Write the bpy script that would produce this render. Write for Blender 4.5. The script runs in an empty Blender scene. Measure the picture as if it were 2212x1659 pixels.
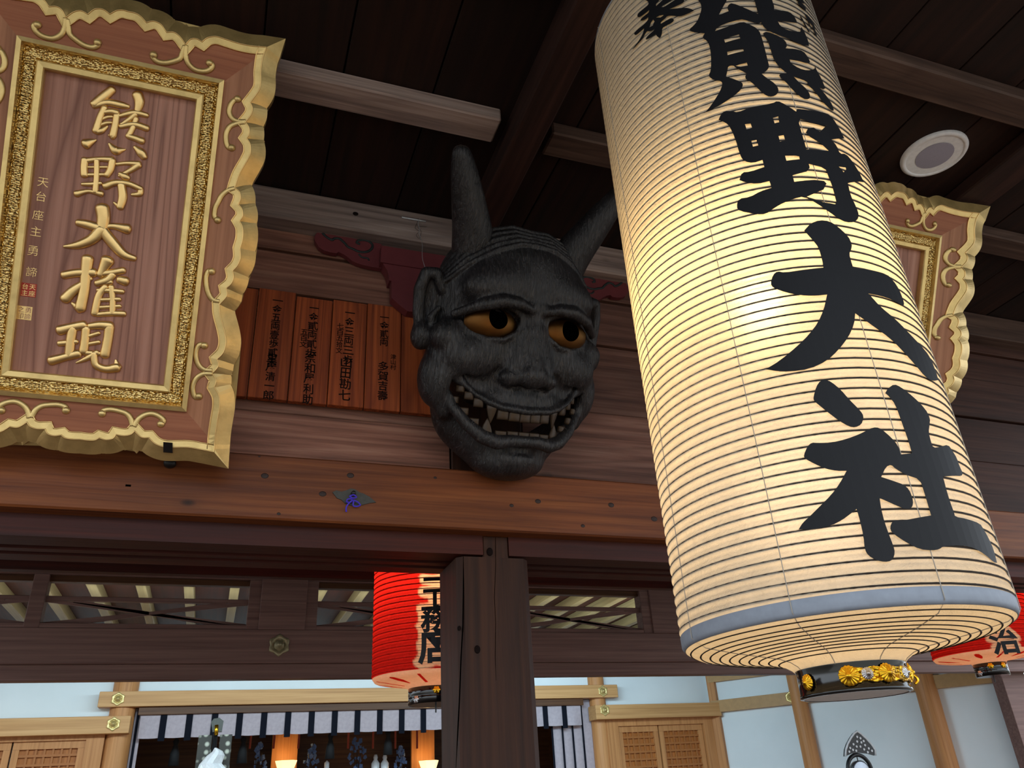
import bpy, bmesh, math, random
import numpy as np
from mathutils import Vector, Matrix
from mathutils.geometry import tessellate_polygon
random.seed(7)
PI = math.pi
scene = bpy.context.scene
COL = scene.collection

# ------------------------------------------------------------------ camera, sky, lights, exposure
FPX = 1703.44
PIT, ROL, YAW = (math.radians(a) for a in (27.53587224, -3.44748295, 20.81664476))
CAM = Vector((0, 0, 1.55))
FW = Vector((math.sin(YAW)*math.cos(PIT), math.cos(YAW)*math.cos(PIT), math.sin(PIT)))
r0 = Vector((math.cos(YAW), -math.sin(YAW), 0)); u0 = r0.cross(FW)
RT = math.cos(ROL)*r0 + math.sin(ROL)*u0
UP = -math.sin(ROL)*r0 + math.cos(ROL)*u0
cd = bpy.data.cameras.new('camera'); cam = bpy.data.objects.new('camera', cd); COL.objects.link(cam)
cd.sensor_width = 36; cd.lens = FPX/2212*36; cd.clip_start = 0.02
m = Matrix((RT, UP, -FW)).transposed().to_4x4(); m.translation = CAM
cam.matrix_world = m
scene.camera = cam
vs = scene.view_settings
vs.view_transform = 'Standard'; vs.look = 'None'; vs.gamma = 1; vs.use_curve_mapping = False
vs.exposure = 0.0
scene.cycles.use_denoising = True
scene.cycles.max_bounces = 8; scene.cycles.diffuse_bounces = 4
scene.cycles.sample_clamp_indirect = 6.0

w = bpy.data.worlds.new('daylight'); scene.world = w; w.use_nodes = True
nt = w.node_tree; bg = nt.nodes['Background']
tcw = nt.nodes.new('ShaderNodeTexCoord'); sp = nt.nodes.new('ShaderNodeSeparateXYZ')
rp = nt.nodes.new('ShaderNodeValToRGB'); nt.links.new(tcw.outputs['Generated'], sp.inputs[0])
mp = nt.nodes.new('ShaderNodeMapRange'); mp.inputs[1].default_value = -0.25; mp.inputs[2].default_value = 0.9
nt.links.new(sp.outputs[2], mp.inputs[0]); nt.links.new(mp.outputs[0], rp.inputs[0])
cr = rp.color_ramp; cr.elements[0].color = (0.10, 0.095, 0.085, 1); cr.elements[1].color = (0.72, 0.86, 1.0, 1)
e = cr.elements.new(0.2); e.color = (0.22, 0.22, 0.2, 1)
e = cr.elements.new(0.26); e.color = (0.85, 0.92, 1.0, 1)
nt.links.new(rp.outputs[0], bg.inputs[0]); bg.inputs[1].default_value = 2.6

def lamp(name, kind, loc, energy, color, size=0.1, rot=(0, 0, 0), sy=None):
    l = bpy.data.lights.new(name, kind); l.energy = energy; l.color = color
    if kind == 'AREA':
        l.size = size
        if sy: l.shape = 'RECTANGLE'; l.size_y = sy
    else: l.shadow_soft_size = size
    o = bpy.data.objects.new(name, l); o.location = loc; o.rotation_euler = rot; COL.objects.link(o)
    return o
# the sun falls on the pale forecourt behind the camera and is thrown back under the eaves
sun = bpy.data.lights.new('sun', 'SUN'); sun.energy = 5.0; sun.angle = 0.01; sun.color = (1.0, 0.96, 0.9)
so_ = bpy.data.objects.new('sun', sun); COL.objects.link(so_); so_.rotation_euler = (math.radians(-22), 0, math.radians(-35))
so_.location = (0, -6, 9)
# unseen area lights added behind the hall's lintel to brighten its white walls
lamp('hall_wall_fill', 'AREA', (0.9, 6.80, 2.95), 115, (0.66, 0.89, 1.0), 6.6, (math.radians(68), 0, 0), 0.25)
lamp('hall_side_fill', 'AREA', (3.4, 7.2, 2.7), 30, (0.52, 0.80, 1.0), 1.5, (math.radians(70), 0, math.radians(-50)), 0.5)

# ------------------------------------------------------------------ measuring helpers (a pixel's ray met with a plane of the place)
def ray(px, py):
    return (FW*FPX + RT*(px-1106) - UP*(py-829.5)).normalized()
def onY(px, py, Y):
    d = ray(px, py); return CAM + d*(Y/d.y)
def onZ(px, py, Z):
    d = ray(px, py); return CAM + d*((Z-CAM.z)/d.z)
def onP(px, py, O, N, off=0.0):
    d = ray(px, py); return CAM + d*(((O + N*off - CAM).dot(N))/d.dot(N))

# ------------------------------------------------------------------ object helpers
WL = {}
def put(name, verts, faces, mats, parent=None, smooth=False, origin=None, mi=None):
    V = [Vector(v) for v in verts]
    if origin is None:
        lo = Vector((min(v[i] for v in V) for i in range(3))); hi = Vector((max(v[i] for v in V) for i in range(3)))
        origin = (lo+hi)/2
    origin = Vector(origin)
    me = bpy.data.meshes.new(name)
    me.from_pydata([tuple(v-origin) for v in V], [], faces)
    for mt in (mats if isinstance(mats, (list, tuple)) else [mats]): me.materials.append(mt)
    if mi: me.polygons.foreach_set('material_index', mi)
    if smooth is True: me.polygons.foreach_set('use_smooth', [True]*len(me.polygons))
    me.validate(); me.update()
    o = bpy.data.objects.new(name, me); COL.objects.link(o)
    if smooth == 'auto': me.shade_auto(35) if hasattr(me, 'shade_auto') else None
    WL[o] = origin
    if parent: o.parent = parent; o.location = origin - WL[parent]
    else: o.location = origin
    return o
def putbm(name, bm, mats, parent=None, smooth=False, origin=None):
    bm.normal_update()
    bm.verts.index_update()
    vs_ = [v.co.copy() for v in bm.verts]; fs = [[v.index for v in f.verts] for f in bm.faces]
    mi = [f.material_index for f in bm.faces]
    bm.free(); return put(name, vs_, fs, mats, parent, smooth, origin, mi)
def empty(name, loc):
    o = bpy.data.objects.new(name, None); o.empty_display_size = 0.1; COL.objects.link(o)
    o.location = loc; WL[o] = Vector(loc); return o
def tag(o, label=None, cat=None, group=None, kind=None):
    if label: o['label'] = label
    if cat: o['category'] = cat
    if group: o['group'] = group
    if kind: o['kind'] = kind
    return o
def copy_tree(o, parent=None, shift=Vector((0, 0, 0))):
    c = o.copy(); COL.objects.link(c); WL[c] = WL[o] + shift
    c.parent = parent
    if parent is None: c.location = o.location + shift
    for ch in list(o.children): copy_tree(ch, c, shift)
    return c
def bmbox(bm, a, b, bev=0.0, mi=0):
    a = Vector(a); b = Vector(b); c = (a+b)/2; s = b-a
    r = bmesh.ops.create_cube(bm, size=1.0, matrix=Matrix.Translation(c) @ Matrix.Diagonal((abs(s.x), abs(s.y), abs(s.z), 1)))
    fs = set(f for v in r['verts'] for f in v.link_faces)
    for f in fs: f.material_index = mi
    if bev > 0:
        bmesh.ops.bevel(bm, geom=list({e for v in r['verts'] for e in v.link_edges}), offset=bev, segments=1, affect='EDGES', profile=0.5)
def box(name, a, b, mat, parent=None, bev=0.004):
    bm = bmesh.new(); bmbox(bm, a, b, bev); return putbm(name, bm, mat, parent)
def loft(rings, closed=True, cap=True):
    """rings: list of equal-length point loops -> verts, faces"""
    n = len(rings[0]); V = [p for r in rings for p in r]; F = []
    for i in range(len(rings)-1):
        for j in range(n if closed else n-1):
            k = (j+1) % n
            F.append((i*n+j, i*n+k, (i+1)*n+k, (i+1)*n+j))
    if cap and closed: F.append(tuple(range(n-1, -1, -1))); F.append(tuple((len(rings)-1)*n+j for j in range(n)))
    return V, F
def lathe(cx, cy, prof, n=48, ph=0.0):
    return loft([[Vector((cx+r*math.cos(ph+2*PI*j/n), cy+r*math.sin(ph+2*PI*j/n), z)) for j in range(n)] for r, z in prof], True, False)
def tube(pts, rad, n=8, cap=True):
    pts = [Vector(p) for p in pts]; R = []
    rad = rad if isinstance(rad, (list, tuple)) else [rad]*len(pts)
    t0 = (pts[1]-pts[0]).normalized(); a = t0.orthogonal().normalized()
    for i, p in enumerate(pts):
        t = (pts[min(i+1, len(pts)-1)] - pts[max(i-1, 0)]).normalized()
        a = (a - t*a.dot(t)).normalized(); b = t.cross(a)
        R.append([p + (a*math.cos(2*PI*j/n) + b*math.sin(2*PI*j/n))*rad[i] for j in range(n)])
    return loft(R, True, cap)
def merge(parts):
    V = []; F = []
    for v, f in parts:
        k = len(V); V += list(v); F += [tuple(i+k for i in q) for q in f]
    return V, F
def catmull(P, sub=6, closed=False):
    P = [Vector(p) for p in P]; n = len(P); out = []
    if n < 3 and not closed:
        return [P[0].lerp(P[1], i/sub) for i in range(sub+1)]
    for i in range(n if closed else n-1):
        g = (lambda k: P[k % n]) if closed else (lambda k: P[min(max(k, 0), n-1)])
        p0, p1, p2, p3 = g(i-1), g(i), g(i+1), g(i+2)
        for s in range(sub):
            t = s/sub
            out.append(0.5*((2*p1) + (p2-p0)*t + (2*p0-5*p1+4*p2-p3)*t*t + (3*p1-p0-3*p2+p3)*t**3))
    if not closed: out.append(P[-1])
    return out
def fill2d(outer, holes=()):
    """triangulated 2D region -> verts2d, faces"""
    loops = [[Vector((p[0], p[1], 0)) for p in L] for L in [outer]+list(holes)]
    V = [p for L in loops for p in L]
    return V, [tuple(t) for t in tessellate_polygon(loops)]
def prism(outer, holes, fn, d0, d1):
    """extrude a 2D region between depths d0 (front) and d1 (back); fn(u,v,d)->world"""
    V2, T = fill2d(outer, holes); n = len(V2)
    V = [fn(p.x, p.y, d0) for p in V2] + [fn(p.x, p.y, d1) for p in V2]
    F = [t for t in T] + [tuple(i+n for i in reversed(t)) for t in T]
    k = 0
    for L in [outer]+list(holes):
        for i in range(len(L)):
            j = (i+1) % len(L); F.append((k+i, k+j, n+k+j, n+k+i))
        k += len(L)
    return V, F
def fix(V, F):
    bm = bmesh.new()
    vv = [bm.verts.new(v) for v in V]
    for f in F:
        try: bm.faces.new([vv[i] for i in f])
        except ValueError: pass
    bmesh.ops.remove_doubles(bm, verts=bm.verts, dist=1e-6)
    bmesh.ops.recalc_face_normals(bm, faces=bm.faces)
    return bm
GLY = {}
def glyph(ch, offset=0.0):
    """outline of one written character, centred, about 1 unit high"""
    k = (ch, offset)
    if k in GLY: return GLY[k]
    c = bpy.data.curves.new('t', 'FONT'); c.body = ch; c.offset = offset; c.resolution_u = 3
    o = bpy.data.objects.new('t', c); COL.objects.link(o)
    dg = bpy.context.evaluated_depsgraph_get(); dg.update()
    me = bpy.data.meshes.new_from_object(o.evaluated_get(dg))
    V = [v.co.copy() for v in me.vertices]; F = [tuple(p.vertices) for p in me.polygons]
    bpy.data.objects.remove(o); bpy.data.curves.remove(c); bpy.data.meshes.remove(me)
    cx = 0.5; cy = 0.36
    if V:
        xs = [v.x for v in V]; ys = [v.y for v in V]
        s = 0.9/ max(0.3, max(max(xs)-min(xs), max(ys)-min(ys))) if ch not in '一二三' else 0.9/(max(xs)-min(xs))
        cx = (max(xs)+min(xs))/2; cy = (max(ys)+min(ys))/2
        V = [Vector(((v.x-cx)*s, (v.y-cy)*s, 0)) for v in V]
    GLY[k] = (V, F); return GLY[k]
def stroke(pts, fn, h=0.3, lift=0.0, sub=5, n=8, hmax=0.02):
    """brush stroke with a rounded top: pts (u, v, width); fn(u,v,w)->world"""
    P = catmull([Vector(p) for p in pts], sub)
    Q = []
    d0 = Vector((P[0].x-P[1].x, P[0].y-P[1].y)); d1 = Vector((P[-1].x-P[-2].x, P[-1].y-P[-2].y))
    if d0.length > 0: d0.normalize()
    if d1.length > 0: d1.normalize()
    for k in (1.0, 0.75, 0.4):
        f = math.sqrt(max(0, 1-k*k)); r = P[0].z/2
        Q.append((P[0].x+d0.x*r*k*0.8, P[0].y+d0.y*r*k*0.8, max(0.02, f)*P[0].z))
    Q += [(p.x, p.y, p.z) for p in P]
    for k in (0.4, 0.75, 1.0):
        f = math.sqrt(max(0, 1-k*k)); r = P[-1].z/2
        Q.append((P[-1].x+d1.x*r*k*0.8, P[-1].y+d1.y*r*k*0.8, max(0.02, f)*P[-1].z))
    R = []
    for i, (x, y, wd) in enumerate(Q):
        a = Q[max(i-1, 0)]; b = Q[min(i+1, len(Q)-1)]
        t = Vector((b[0]-a[0], b[1]-a[1])); t = t.normalized() if t.length > 1e-9 else Vector((1, 0))
        nx, ny = -t.y, t.x; hh = min(wd*h, hmax)
        R.append([fn(x+nx*wd/2*math.cos(2*PI*j/n), y+ny*wd/2*math.cos(2*PI*j/n), lift+hh*math.sin(2*PI*j/n)) for j in range(n)])
    return loft(R)
def path_ribbon(P, wd, hh, fn, lift=0.0, n=8, closed=False):
    R = []; m_ = len(P)
    for i, p in enumerate(P):
        a = P[(i-1) % m_] if closed else P[max(i-1, 0)]; b = P[(i+1) % m_] if closed else P[min(i+1, m_-1)]
        t = Vector((b[0]-a[0], b[1]-a[1])); t = t.normalized() if t.length > 1e-9 else Vector((1, 0))
        nx, ny = -t.y, t.x
        R.append([fn(p[0]+nx*wd/2*math.cos(2*PI*j/n), p[1]+ny*wd/2*math.cos(2*PI*j/n), lift+hh*math.sin(2*PI*j/n)) for j in range(n)])
    if closed: R.append(R[0])
    return loft(R, True, not closed)

# ------------------------------------------------------------------ materials
def lin(h):
    h = h.lstrip('#'); c = [int(h[i:i+2], 16)/255 for i in (0, 2, 4)]
    return tuple(min(0.95, (x/12.92 if x <= 0.04045 else ((x+0.055)/1.055)**2.4)*g) for x, g in zip(c, TINT)) + (1,)
TINT = [1, 1, 1]
def tint(a, b, c): TINT[:] = [a, b, c]
class N:
    def __init__(s, name):
        s.m = bpy.data.materials.new(name); s.m.use_nodes = True; s.t = s.m.node_tree; s.b = s.t.nodes['Principled BSDF']; s.out = s.t.nodes['Material Output']
    def n(s, kind, **kw):
        x = s.t.nodes.new('ShaderNode'+kind)
        for k, v in kw.items(): setattr(x, k, v)
        return x
    def l(s, a, b): s.t.links.new(a, b)
    def math(s, op, a, b=None, clamp=False):
        x = s.n('Math', operation=op); x.use_clamp = clamp
        for i, v in enumerate((a, b)):
            if v is None: continue
            if hasattr(v, 'links'): s.l(v, x.inputs[i])
            else: x.inputs[i].default_value = v
        return x.outputs[0]
    def ramp(s, fac, stops):
        x = s.n('ValToRGB'); s.l(fac, x.inputs[0]); c = x.color_ramp
        c.elements[0].position = stops[0][0]; c.elements[0].color = stops[0][1]
        c.elements[1].position = stops[-1][0]; c.elements[1].color = stops[-1][1]
        for p, q in stops[1:-1]: e_ = c.elements.new(p); e_.color = q
        return x.outputs[0]
    def mix(s, fac, a, b, mode='MIX'):
        x = s.n('Mix', data_type='RGBA', blend_type=mode)
        for i, v in ((0, fac), (6, a), (7, b)):
            if hasattr(v, 'links'): s.l(v, x.inputs[i])
            else: x.inputs[i].default_value = v
        return x.outputs[2]
    def bump(s, h, st=0.3, dist=0.01):
        x = s.n('Bump'); x.inputs['Strength'].default_value = st; x.inputs['Distance'].default_value = dist
        s.l(h, x.inputs['Height']); s.l(x.outputs[0], s.b.inputs['Normal']); return x
    def noise(s, vec, scale, detail=4, rough=0.55, dist=0.0):
        x = s.n('TexNoise'); x.inputs['Scale'].default_value = scale; x.inputs['Detail'].default_value = detail
        x.inputs['Roughness'].default_value = rough; x.inputs['Distortion'].default_value = dist
        if vec: s.l(vec, x.inputs['Vector'])
        return x.outputs[0]
def plain(name, col, rough=0.5, metal=0.0, bump=0.0, bscale=60, spec=0.5):
    k = N(name); k.b.inputs['Base Color'].default_value = lin(col); k.b.inputs['Roughness'].default_value = rough
    k.b.inputs['Metallic'].default_value = metal; k.b.inputs['Specular IOR Level'].default_value = spec
    tc = k.n('TexCoord'); nz = k.noise(tc.outputs['Object'], bscale, 5)
    k.l(k.mix(0.35, lin(col), k.ramp(nz, [(0.3, tuple(c*0.72 for c in lin(col)[:3])+(1,)), (0.7, tuple(min(1, c*1.15) for c in lin(col)[:3])+(1,))])), k.b.inputs['Base Color'])
    if bump: k.bump(nz, bump, 0.004)
    return k.m
def wood(name, dark, mid, light, axis='X', across=16.0, along=0.9, rings=9.0, ring_amt=0.35, rough=0.6, stain=0.5, stain_col='#1a1210', knots=0.0, bump=0.25, vary=0.35, spec=0.3, fine=1.0, tilt=0.0, ring_pow=2.2):
    k = N(name); tc = k.n('TexCoord'); oi = k.n('ObjectInfo'); ge = k.n('NewGeometry')
    rnd = k.math('ADD', k.math('MULTIPLY', oi.outputs['Random'], 13.0), k.math('MULTIPLY', ge.outputs['Random Per Island'], 31.0))
    add = k.n('VectorMath', operation='ADD'); k.l(tc.outputs['Object'], add.inputs[0])
    cb = k.n('CombineXYZ')
    for i in range(3): k.l(rnd, cb.inputs[i])
    k.l(cb.outputs[0], add.inputs[1]); P = add.outputs[0]
    if tilt:
        mr = k.n('Mapping'); mr.inputs['Rotation'].default_value = (-tilt, 0, 0); k.l(tc.outputs['Object'], mr.inputs['Vector']); k.l(mr.outputs[0], add.inputs[0])
    def stretch(a, c):
        mp_ = k.n('Mapping'); sc = [c, c, c]; sc['XYZ'.index(axis)] = a
        mp_.inputs['Scale'].default_value = sc; k.l(P, mp_.inputs['Vector']); return mp_.outputs[0]
    A = k.noise(stretch(along*1.6, across*3*fine), 1.0, 7, 0.62, 0.4)
    B = k.noise(stretch(along*0.55, across*0.28), 1.0, 2, 0.4, 0.25)
    ringv = k.math('PINGPONG', k.math('MULTIPLY', B, rings), 0.5)
    line = k.math('SUBTRACT', 1.0, k.math('MULTIPLY', ringv, 2.0))
    line = k.math('POWER', line, ring_pow)
    col = k.ramp(A, [(0.28, lin(dark)), (0.5, lin(mid)), (0.74, lin(light))])
    col = k.mix(k.math('MULTIPLY', line, ring_amt), col, lin(dark))
    C = k.noise(stretch(along*1.2, across*0.22), 1.0, 3, 0.55, 0.3)
    st = k.ramp(C, [(0.48, (0, 0, 0, 1)), (0.72, (1, 1, 1, 1))])
    col = k.mix(k.math('MULTIPLY', st, stain), col, lin(stain_col))
    # board to board
    v = k.math('ADD', k.math('MULTIPLY', k.math('SUBTRACT', ge.outputs['Random Per Island'], 0.5), vary), 1.0)
    vv = k.n('CombineColor')
    for i in range(3): k.l(v, vv.inputs[i])
    col = k.mix(1.0, col, vv.outputs[0], 'MULTIPLY')
    if knots > 0:
        vo = k.n('TexVoronoi'); vo.inputs['Scale'].default_value = 1.0
        k.l(stretch(2.6, 5.5), vo.inputs['Vector'])
        kn = k.ramp(vo.outputs['Distance'], [(0.045, (1, 1, 1, 1)), (0.085, (0.15, 0.15, 0.15, 1)), (0.16, (0, 0, 0, 1))])
        col = k.mix(k.math('MULTIPLY', kn, knots), col, lin('#120b09'))
    k.l(col, k.b.inputs['Base Color']); k.b.inputs['Roughness'].default_value = rough
    k.b.inputs['Specular IOR Level'].default_value = spec
    h = k.math('ADD', A, k.math('MULTIPLY', line, -0.35)); k.bump(h, bump, 0.004)
    return k.m

M = {}
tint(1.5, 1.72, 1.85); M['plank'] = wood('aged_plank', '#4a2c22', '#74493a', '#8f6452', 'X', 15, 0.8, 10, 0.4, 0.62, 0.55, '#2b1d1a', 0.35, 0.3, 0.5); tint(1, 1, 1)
tint(1.1, 1.32, 1.5); M['plank_mid'] = wood('shade_toned_plank', '#4a2c22', '#74493a', '#8f6452', 'X', 15, 0.8, 10, 0.4, 0.62, 0.55, '#2b1d1a', 0.35, 0.3, 0.5); tint(1, 1, 1)  # same plank, shade put into its tint against the lantern's light
tint(0.36, 0.34, 0.34); M['plank_dark'] = wood('dark_plank', '#4a2c22', '#74493a', '#8f6452', 'X', 15, 0.8, 10, 0.4, 0.62, 0.55, '#2b1d1a', 0.35, 0.3, 0.5); tint(1, 1, 1)  # darker plank copy: dark boards and the bay's shade in one tint
tint(0.82, 0.68, 0.50); M['nageshi'] = wood('lintel_wood', '#5a3220', '#85502f', '#a0693f', 'X', 18, 0.7, 8, 0.35, 0.5, 0.4, '#3a221a', 0.9, 0.22, 0.1); tint(1, 1, 1)
tint(0.64, 0.27, 0.19); M['kamoi'] = wood('rail_wood', '#3a211a', '#553127', '#6b4434', 'X', 18, 0.7, 7, 0.3, 0.55, 0.5, '#241614', 0.4, 0.2, 0.1); tint(1, 1, 1)
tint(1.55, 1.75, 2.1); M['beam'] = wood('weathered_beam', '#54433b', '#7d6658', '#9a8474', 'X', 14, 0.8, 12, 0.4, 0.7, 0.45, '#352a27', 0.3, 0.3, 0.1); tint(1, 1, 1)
tint(0.42, 0.36, 0.36); M['beam_shaded'] = wood('shaded_batten', '#54433b', '#7d6658', '#9a8474', 'X', 14, 0.8, 12, 0.4, 0.7, 0.45, '#352a27', 0.3, 0.3, 0.1); tint(1, 1, 1)  # weathered beam copy with the right bay's shade put into its tint
M['beamY'] = wood('dark_beam', '#24140f', '#38201a', '#4a2d24', 'Y', 14, 0.8, 12, 0.4, 0.7, 0.45, '#120b0a', 0.2, 0.3, 0.1)
tint(0.95, 0.85, 0.75); M['ceil'] = wood('dark_ceiling_board', '#140905', '#24110a', '#311a10', 'Y', 9, 0.7, 10, 0.4, 0.75, 0.5, '#120805', 0.3, 0.25, 0.5); tint(1, 1, 1)
tint(0.42, 0.28, 0.18); M['post'] = wood('post_wood', '#39251d', '#553a2d', '#6d4d3c', 'Z', 12, 0.7, 14, 0.45, 0.6, 0.5, '#241712', 0.35, 0.35, 0.1); tint(1, 1, 1)
tint(1.25, 0.95, 0.7); M['board'] = wood('cedar_board', '#5a2a17', '#8a4a28', '#a86137', 'Z', 26, 0.7, 12, 0.55, 0.6, 0.35, '#3a1c12', 0.0, 0.3, 0.25); tint(1, 1, 1)
tint(1.25, 1.28, 1.37); M['panel'] = wood('keyaki_panel', '#6b4436', '#9c6d59', '#b0836e', 'Z', 12, 0.42, 34, 0.8, 0.5, 0.2, '#6d4536', 0.0, 0.12, 0.1, tilt=math.radians(29), ring_pow=4.5); tint(1, 1, 1)
tint(1.12, 1, 0.82); M['railV'] = wood('frame_wood_upright', '#7d5441', '#a0725b', '#b58870', 'Z', 14, 0.5, 10, 0.35, 0.5, 0.2, '#7d5441', 0.0, 0.1, 0.1, tilt=math.radians(29)); tint(1, 1, 1)
tint(1.04, 0.9, 0.68); M['railH'] = wood('frame_wood_level', '#7a4a38', '#96604b', '#a8735c', 'X', 22, 0.6, 6, 0.2, 0.5, 0.2, '#7a4a38', 0.0, 0.06, 0.1); tint(1, 1, 1)
tint(1, 0.82, 0.64); M['hinoki'] = wood('pale_cypress', '#b08a60', '#c9a578', '#d8b78c', 'X', 14, 0.5, 7, 0.2, 0.5, 0.1, '#a07a54', 0.0, 0.05, 0.1); tint(1, 1, 1)
tint(0.92, 0.64, 0.45); M['hinokiZ'] = wood('pale_cypress_column', '#ad875e', '#c7a376', '#d6b58a', 'Z', 12, 0.5, 7, 0.25, 0.5, 0.1, '#a07a54', 0.0, 0.05, 0.1); tint(1, 1, 1)
tint(1.36, 1.55, 1.75); M['hallbeam'] = wood('brown_cypress', '#5c4038', '#6f5046', '#805f53', 'X', 14, 0.5, 7, 0.2, 0.5, 0.1, '#4a332d', 0.0, 0.05, 0.1); tint(1, 1, 1)
tint(1.1, 0.75, 0.45); M['lattice'] = wood('lattice_wood', '#8a5f38', '#a8794a', '#bb8d5c', 'Z', 14, 0.5, 7, 0.2, 0.5, 0.1, '#7a532f', 0.0, 0.05, 0.1); tint(1, 1, 1)
M['hall_ceiling'] = wood('hall_ceiling_board', '#2e130a', '#421c0e', '#522412', 'Y', 9, 0.5, 7, 0.2, 0.6, 0.2, '#1c100a', 0.0, 0.05, 0.4)
M['altar'] = wood('altar_wood', '#3f2618', '#5a3a24', '#6e4a2f', 'X', 10, 0.5, 7, 0.2, 0.5, 0.2, '#2a1810', 0.0, 0.05, 0.1)
tint(1.3, 1.2, 1.3); M['maroon'] = plain('maroon_paint', '#5e2a2c', 0.5, 0, 0.2, 25, 0.4); tint(1, 1, 1)
M['carve'] = plain('dark_green_carving', '#1c2424', 0.6)
M['white'] = plain('white_plaster', '#e6ecee', 0.9, 0, 0.0, 0.7, 0.2)
tint(0.68, 0.58, 0.58); M['cloth'] = plain('white_cloth', '#d5d3da', 0.9, 0, 0.1, 30, 0.1); tint(1, 1, 1)
M['black_cloth'] = plain('black_cloth', '#14161f', 0.9, 0, 0, 30, 0.1)
M['black'] = plain('black_metal', '#141416', 0.45, 0, 0.1, 40)
M['void'] = plain('void_black', '#020202', 1.0, 0, 0, 10, 0.0)
M['ink'] = plain('ink_black', '#101014', 0.55, 0, 0, 14, 0.25)
M['old_ink'] = plain('old_ink', '#150c0a', 0.8, 0, 0, 14, 0.1)
M['lacquer'] = plain('black_lacquer', '#07080a', 0.12, 0, 0, 14, 0.6)
M['silver'] = plain('silver_metal', '#d5d8de', 0.25, 1.0, 0.2, 90)
M['steel'] = plain('steel', '#9aa0a8', 0.35, 1.0)
M['nail'] = plain('bright_nail', '#dfe3ea', 0.35, 0.2)
M['wire'] = plain('grey_wire', '#a8a8ac', 0.5, 0.2)
M['purple'] = plain('purple_cord', '#4a35c8', 0.7, 0, 0.2, 300)
M['bronze'] = plain('dark_bronze', '#4c4c48', 0.5, 0.7, 0.2, 60)
tint(1.55, 1.6, 1.7); M['speaker_white'] = plain('speaker_white', '#c8c6cc', 0.55); tint(1, 1, 1)
tint(1.4, 1.4, 1.6); M['speaker_grey'] = plain('speaker_grille', '#8f8c93', 0.7, 0, 0.4, 500); tint(1, 1, 1)
M['tape'] = plain('grey_tape', '#8b929e', 0.6, 0, 0.05, 60)
M['seal_red'] = plain('seal_red', '#b03020', 0.6)
M['paper_white'] = plain('white_paper', '#e8e8ea', 0.8)
M['gravel'] = plain('pale_gravel', '#8c887f', 0.9, 0, 0.3, 40)
M['floor'] = wood('floor_board', '#4a3528', '#6a4e3c', '#83634c', 'Y', 9, 0.6, 8, 0.3, 0.45, 0.2, '#3a281e')
M['blue'] = plain('blue_flowers', '#5d78a8', 0.7)
M['porcelain'] = plain('white_porcelain', '#d8dadd', 0.2)
M['vermilion'] = plain('vermilion_cord', '#a84430', 0.7)
def gold(name, col='#dcbf80', rough=0.42, ham=0.0, dirt=0.35, metal=1.0):
    k = N(name); tc = k.n('TexCoord'); nz = k.noise(tc.outputs['Object'], 18, 5, 0.6)
    k.l(k.mix(k.math('MULTIPLY', k.ramp(nz, [(0.45, (0, 0, 0, 1)), (0.75, (1, 1, 1, 1))]), dirt), lin(col), lin('#7a5a2c')), k.b.inputs['Base Color'])
    k.b.inputs['Metallic'].default_value = metal; k.b.inputs['Roughness'].default_value = rough
    if ham:
        vo = k.n('TexVoronoi'); vo.inputs['Scale'].default_value = 140; k.l(tc.outputs['Object'], vo.inputs['Vector']); k.bump(vo.outputs['Distance'], 0.9, 0.006)
    else:
        nf = k.noise(tc.outputs['Object'], 45, 4); k.bump(nf, 0.12, 0.004)
    return k.m
M['gold'] = gold('gold_leaf', '#dcbf80', 0.36, metal=0.78); M['gold_ham'] = gold('hammered_gold', '#e6c680', 0.28, 1.0, 0.2)
M['gold_bright'] = gold('bright_brass', '#f0bc30', 0.25, 0, 0.15)
M['gold_eye'] = gold('smoked_gold', '#6a4826', 0.5, 0, 0.6)
M['tooth'] = plain('stained_tooth', '#3c2d1e', 0.5, 0.1, 0.2, 60)
M['gold_ham2'] = gold('engraved_brass', '#f0bc30', 0.25, 1.0, 0.15)
M['rib'] = plain('bamboo_rib', '#2e2620', 0.7)
M['thread'] = plain('thread', '#a59c90', 0.8)
M['gold_dull'] = plain('dull_brass', '#a39a78', 0.4, 0.45, 0.2, 60)
M['gold_pale'] = plain('pale_brass', '#d8c080', 0.35, 0.55, 0.2, 60)
M['rafter'] = wood('pale_rafter', '#6e5838', '#836a44', '#937850', 'Y', 12, 0.5, 7, 0.2, 0.5, 0.1, '#a07a54', 0.0, 0.05, 0.1)
tint(1.3, 0.95, 0.6); M['lattice_dark'] = plain('lattice_bars', '#94683c', 0.6); tint(1, 1, 1)
M['pale_rail'] = plain('pale_rail_wood', '#b48a56', 0.55, 0, 0, 20)
M['knot'] = plain('wood_knot', '#2c1a14', 0.6, 0, 0.3, 90)
M['tassel'] = plain('black_tassel', '#0c0b0e', 0.8)
def checker(name):
    k = N(name); tc = k.n('TexCoord'); vo = k.n('TexVoronoi'); vo.inputs['Scale'].default_value = 14; vo.inputs['Randomness'].default_value = 0.35
    k.l(tc.outputs['Object'], vo.inputs['Vector']); k.l(k.ramp(vo.outputs['Distance'], [(0.25, lin('#b9b9a8')), (0.42, lin('#2b261c'))]), k.b.inputs['Base Color']); return k.m
M['checker'] = checker('beaded_paper')
WALL_ANG = 35.0
M['gold_line'] = gold('gilded_line', '#ecc888', 0.34, 0, 0.1)

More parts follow.
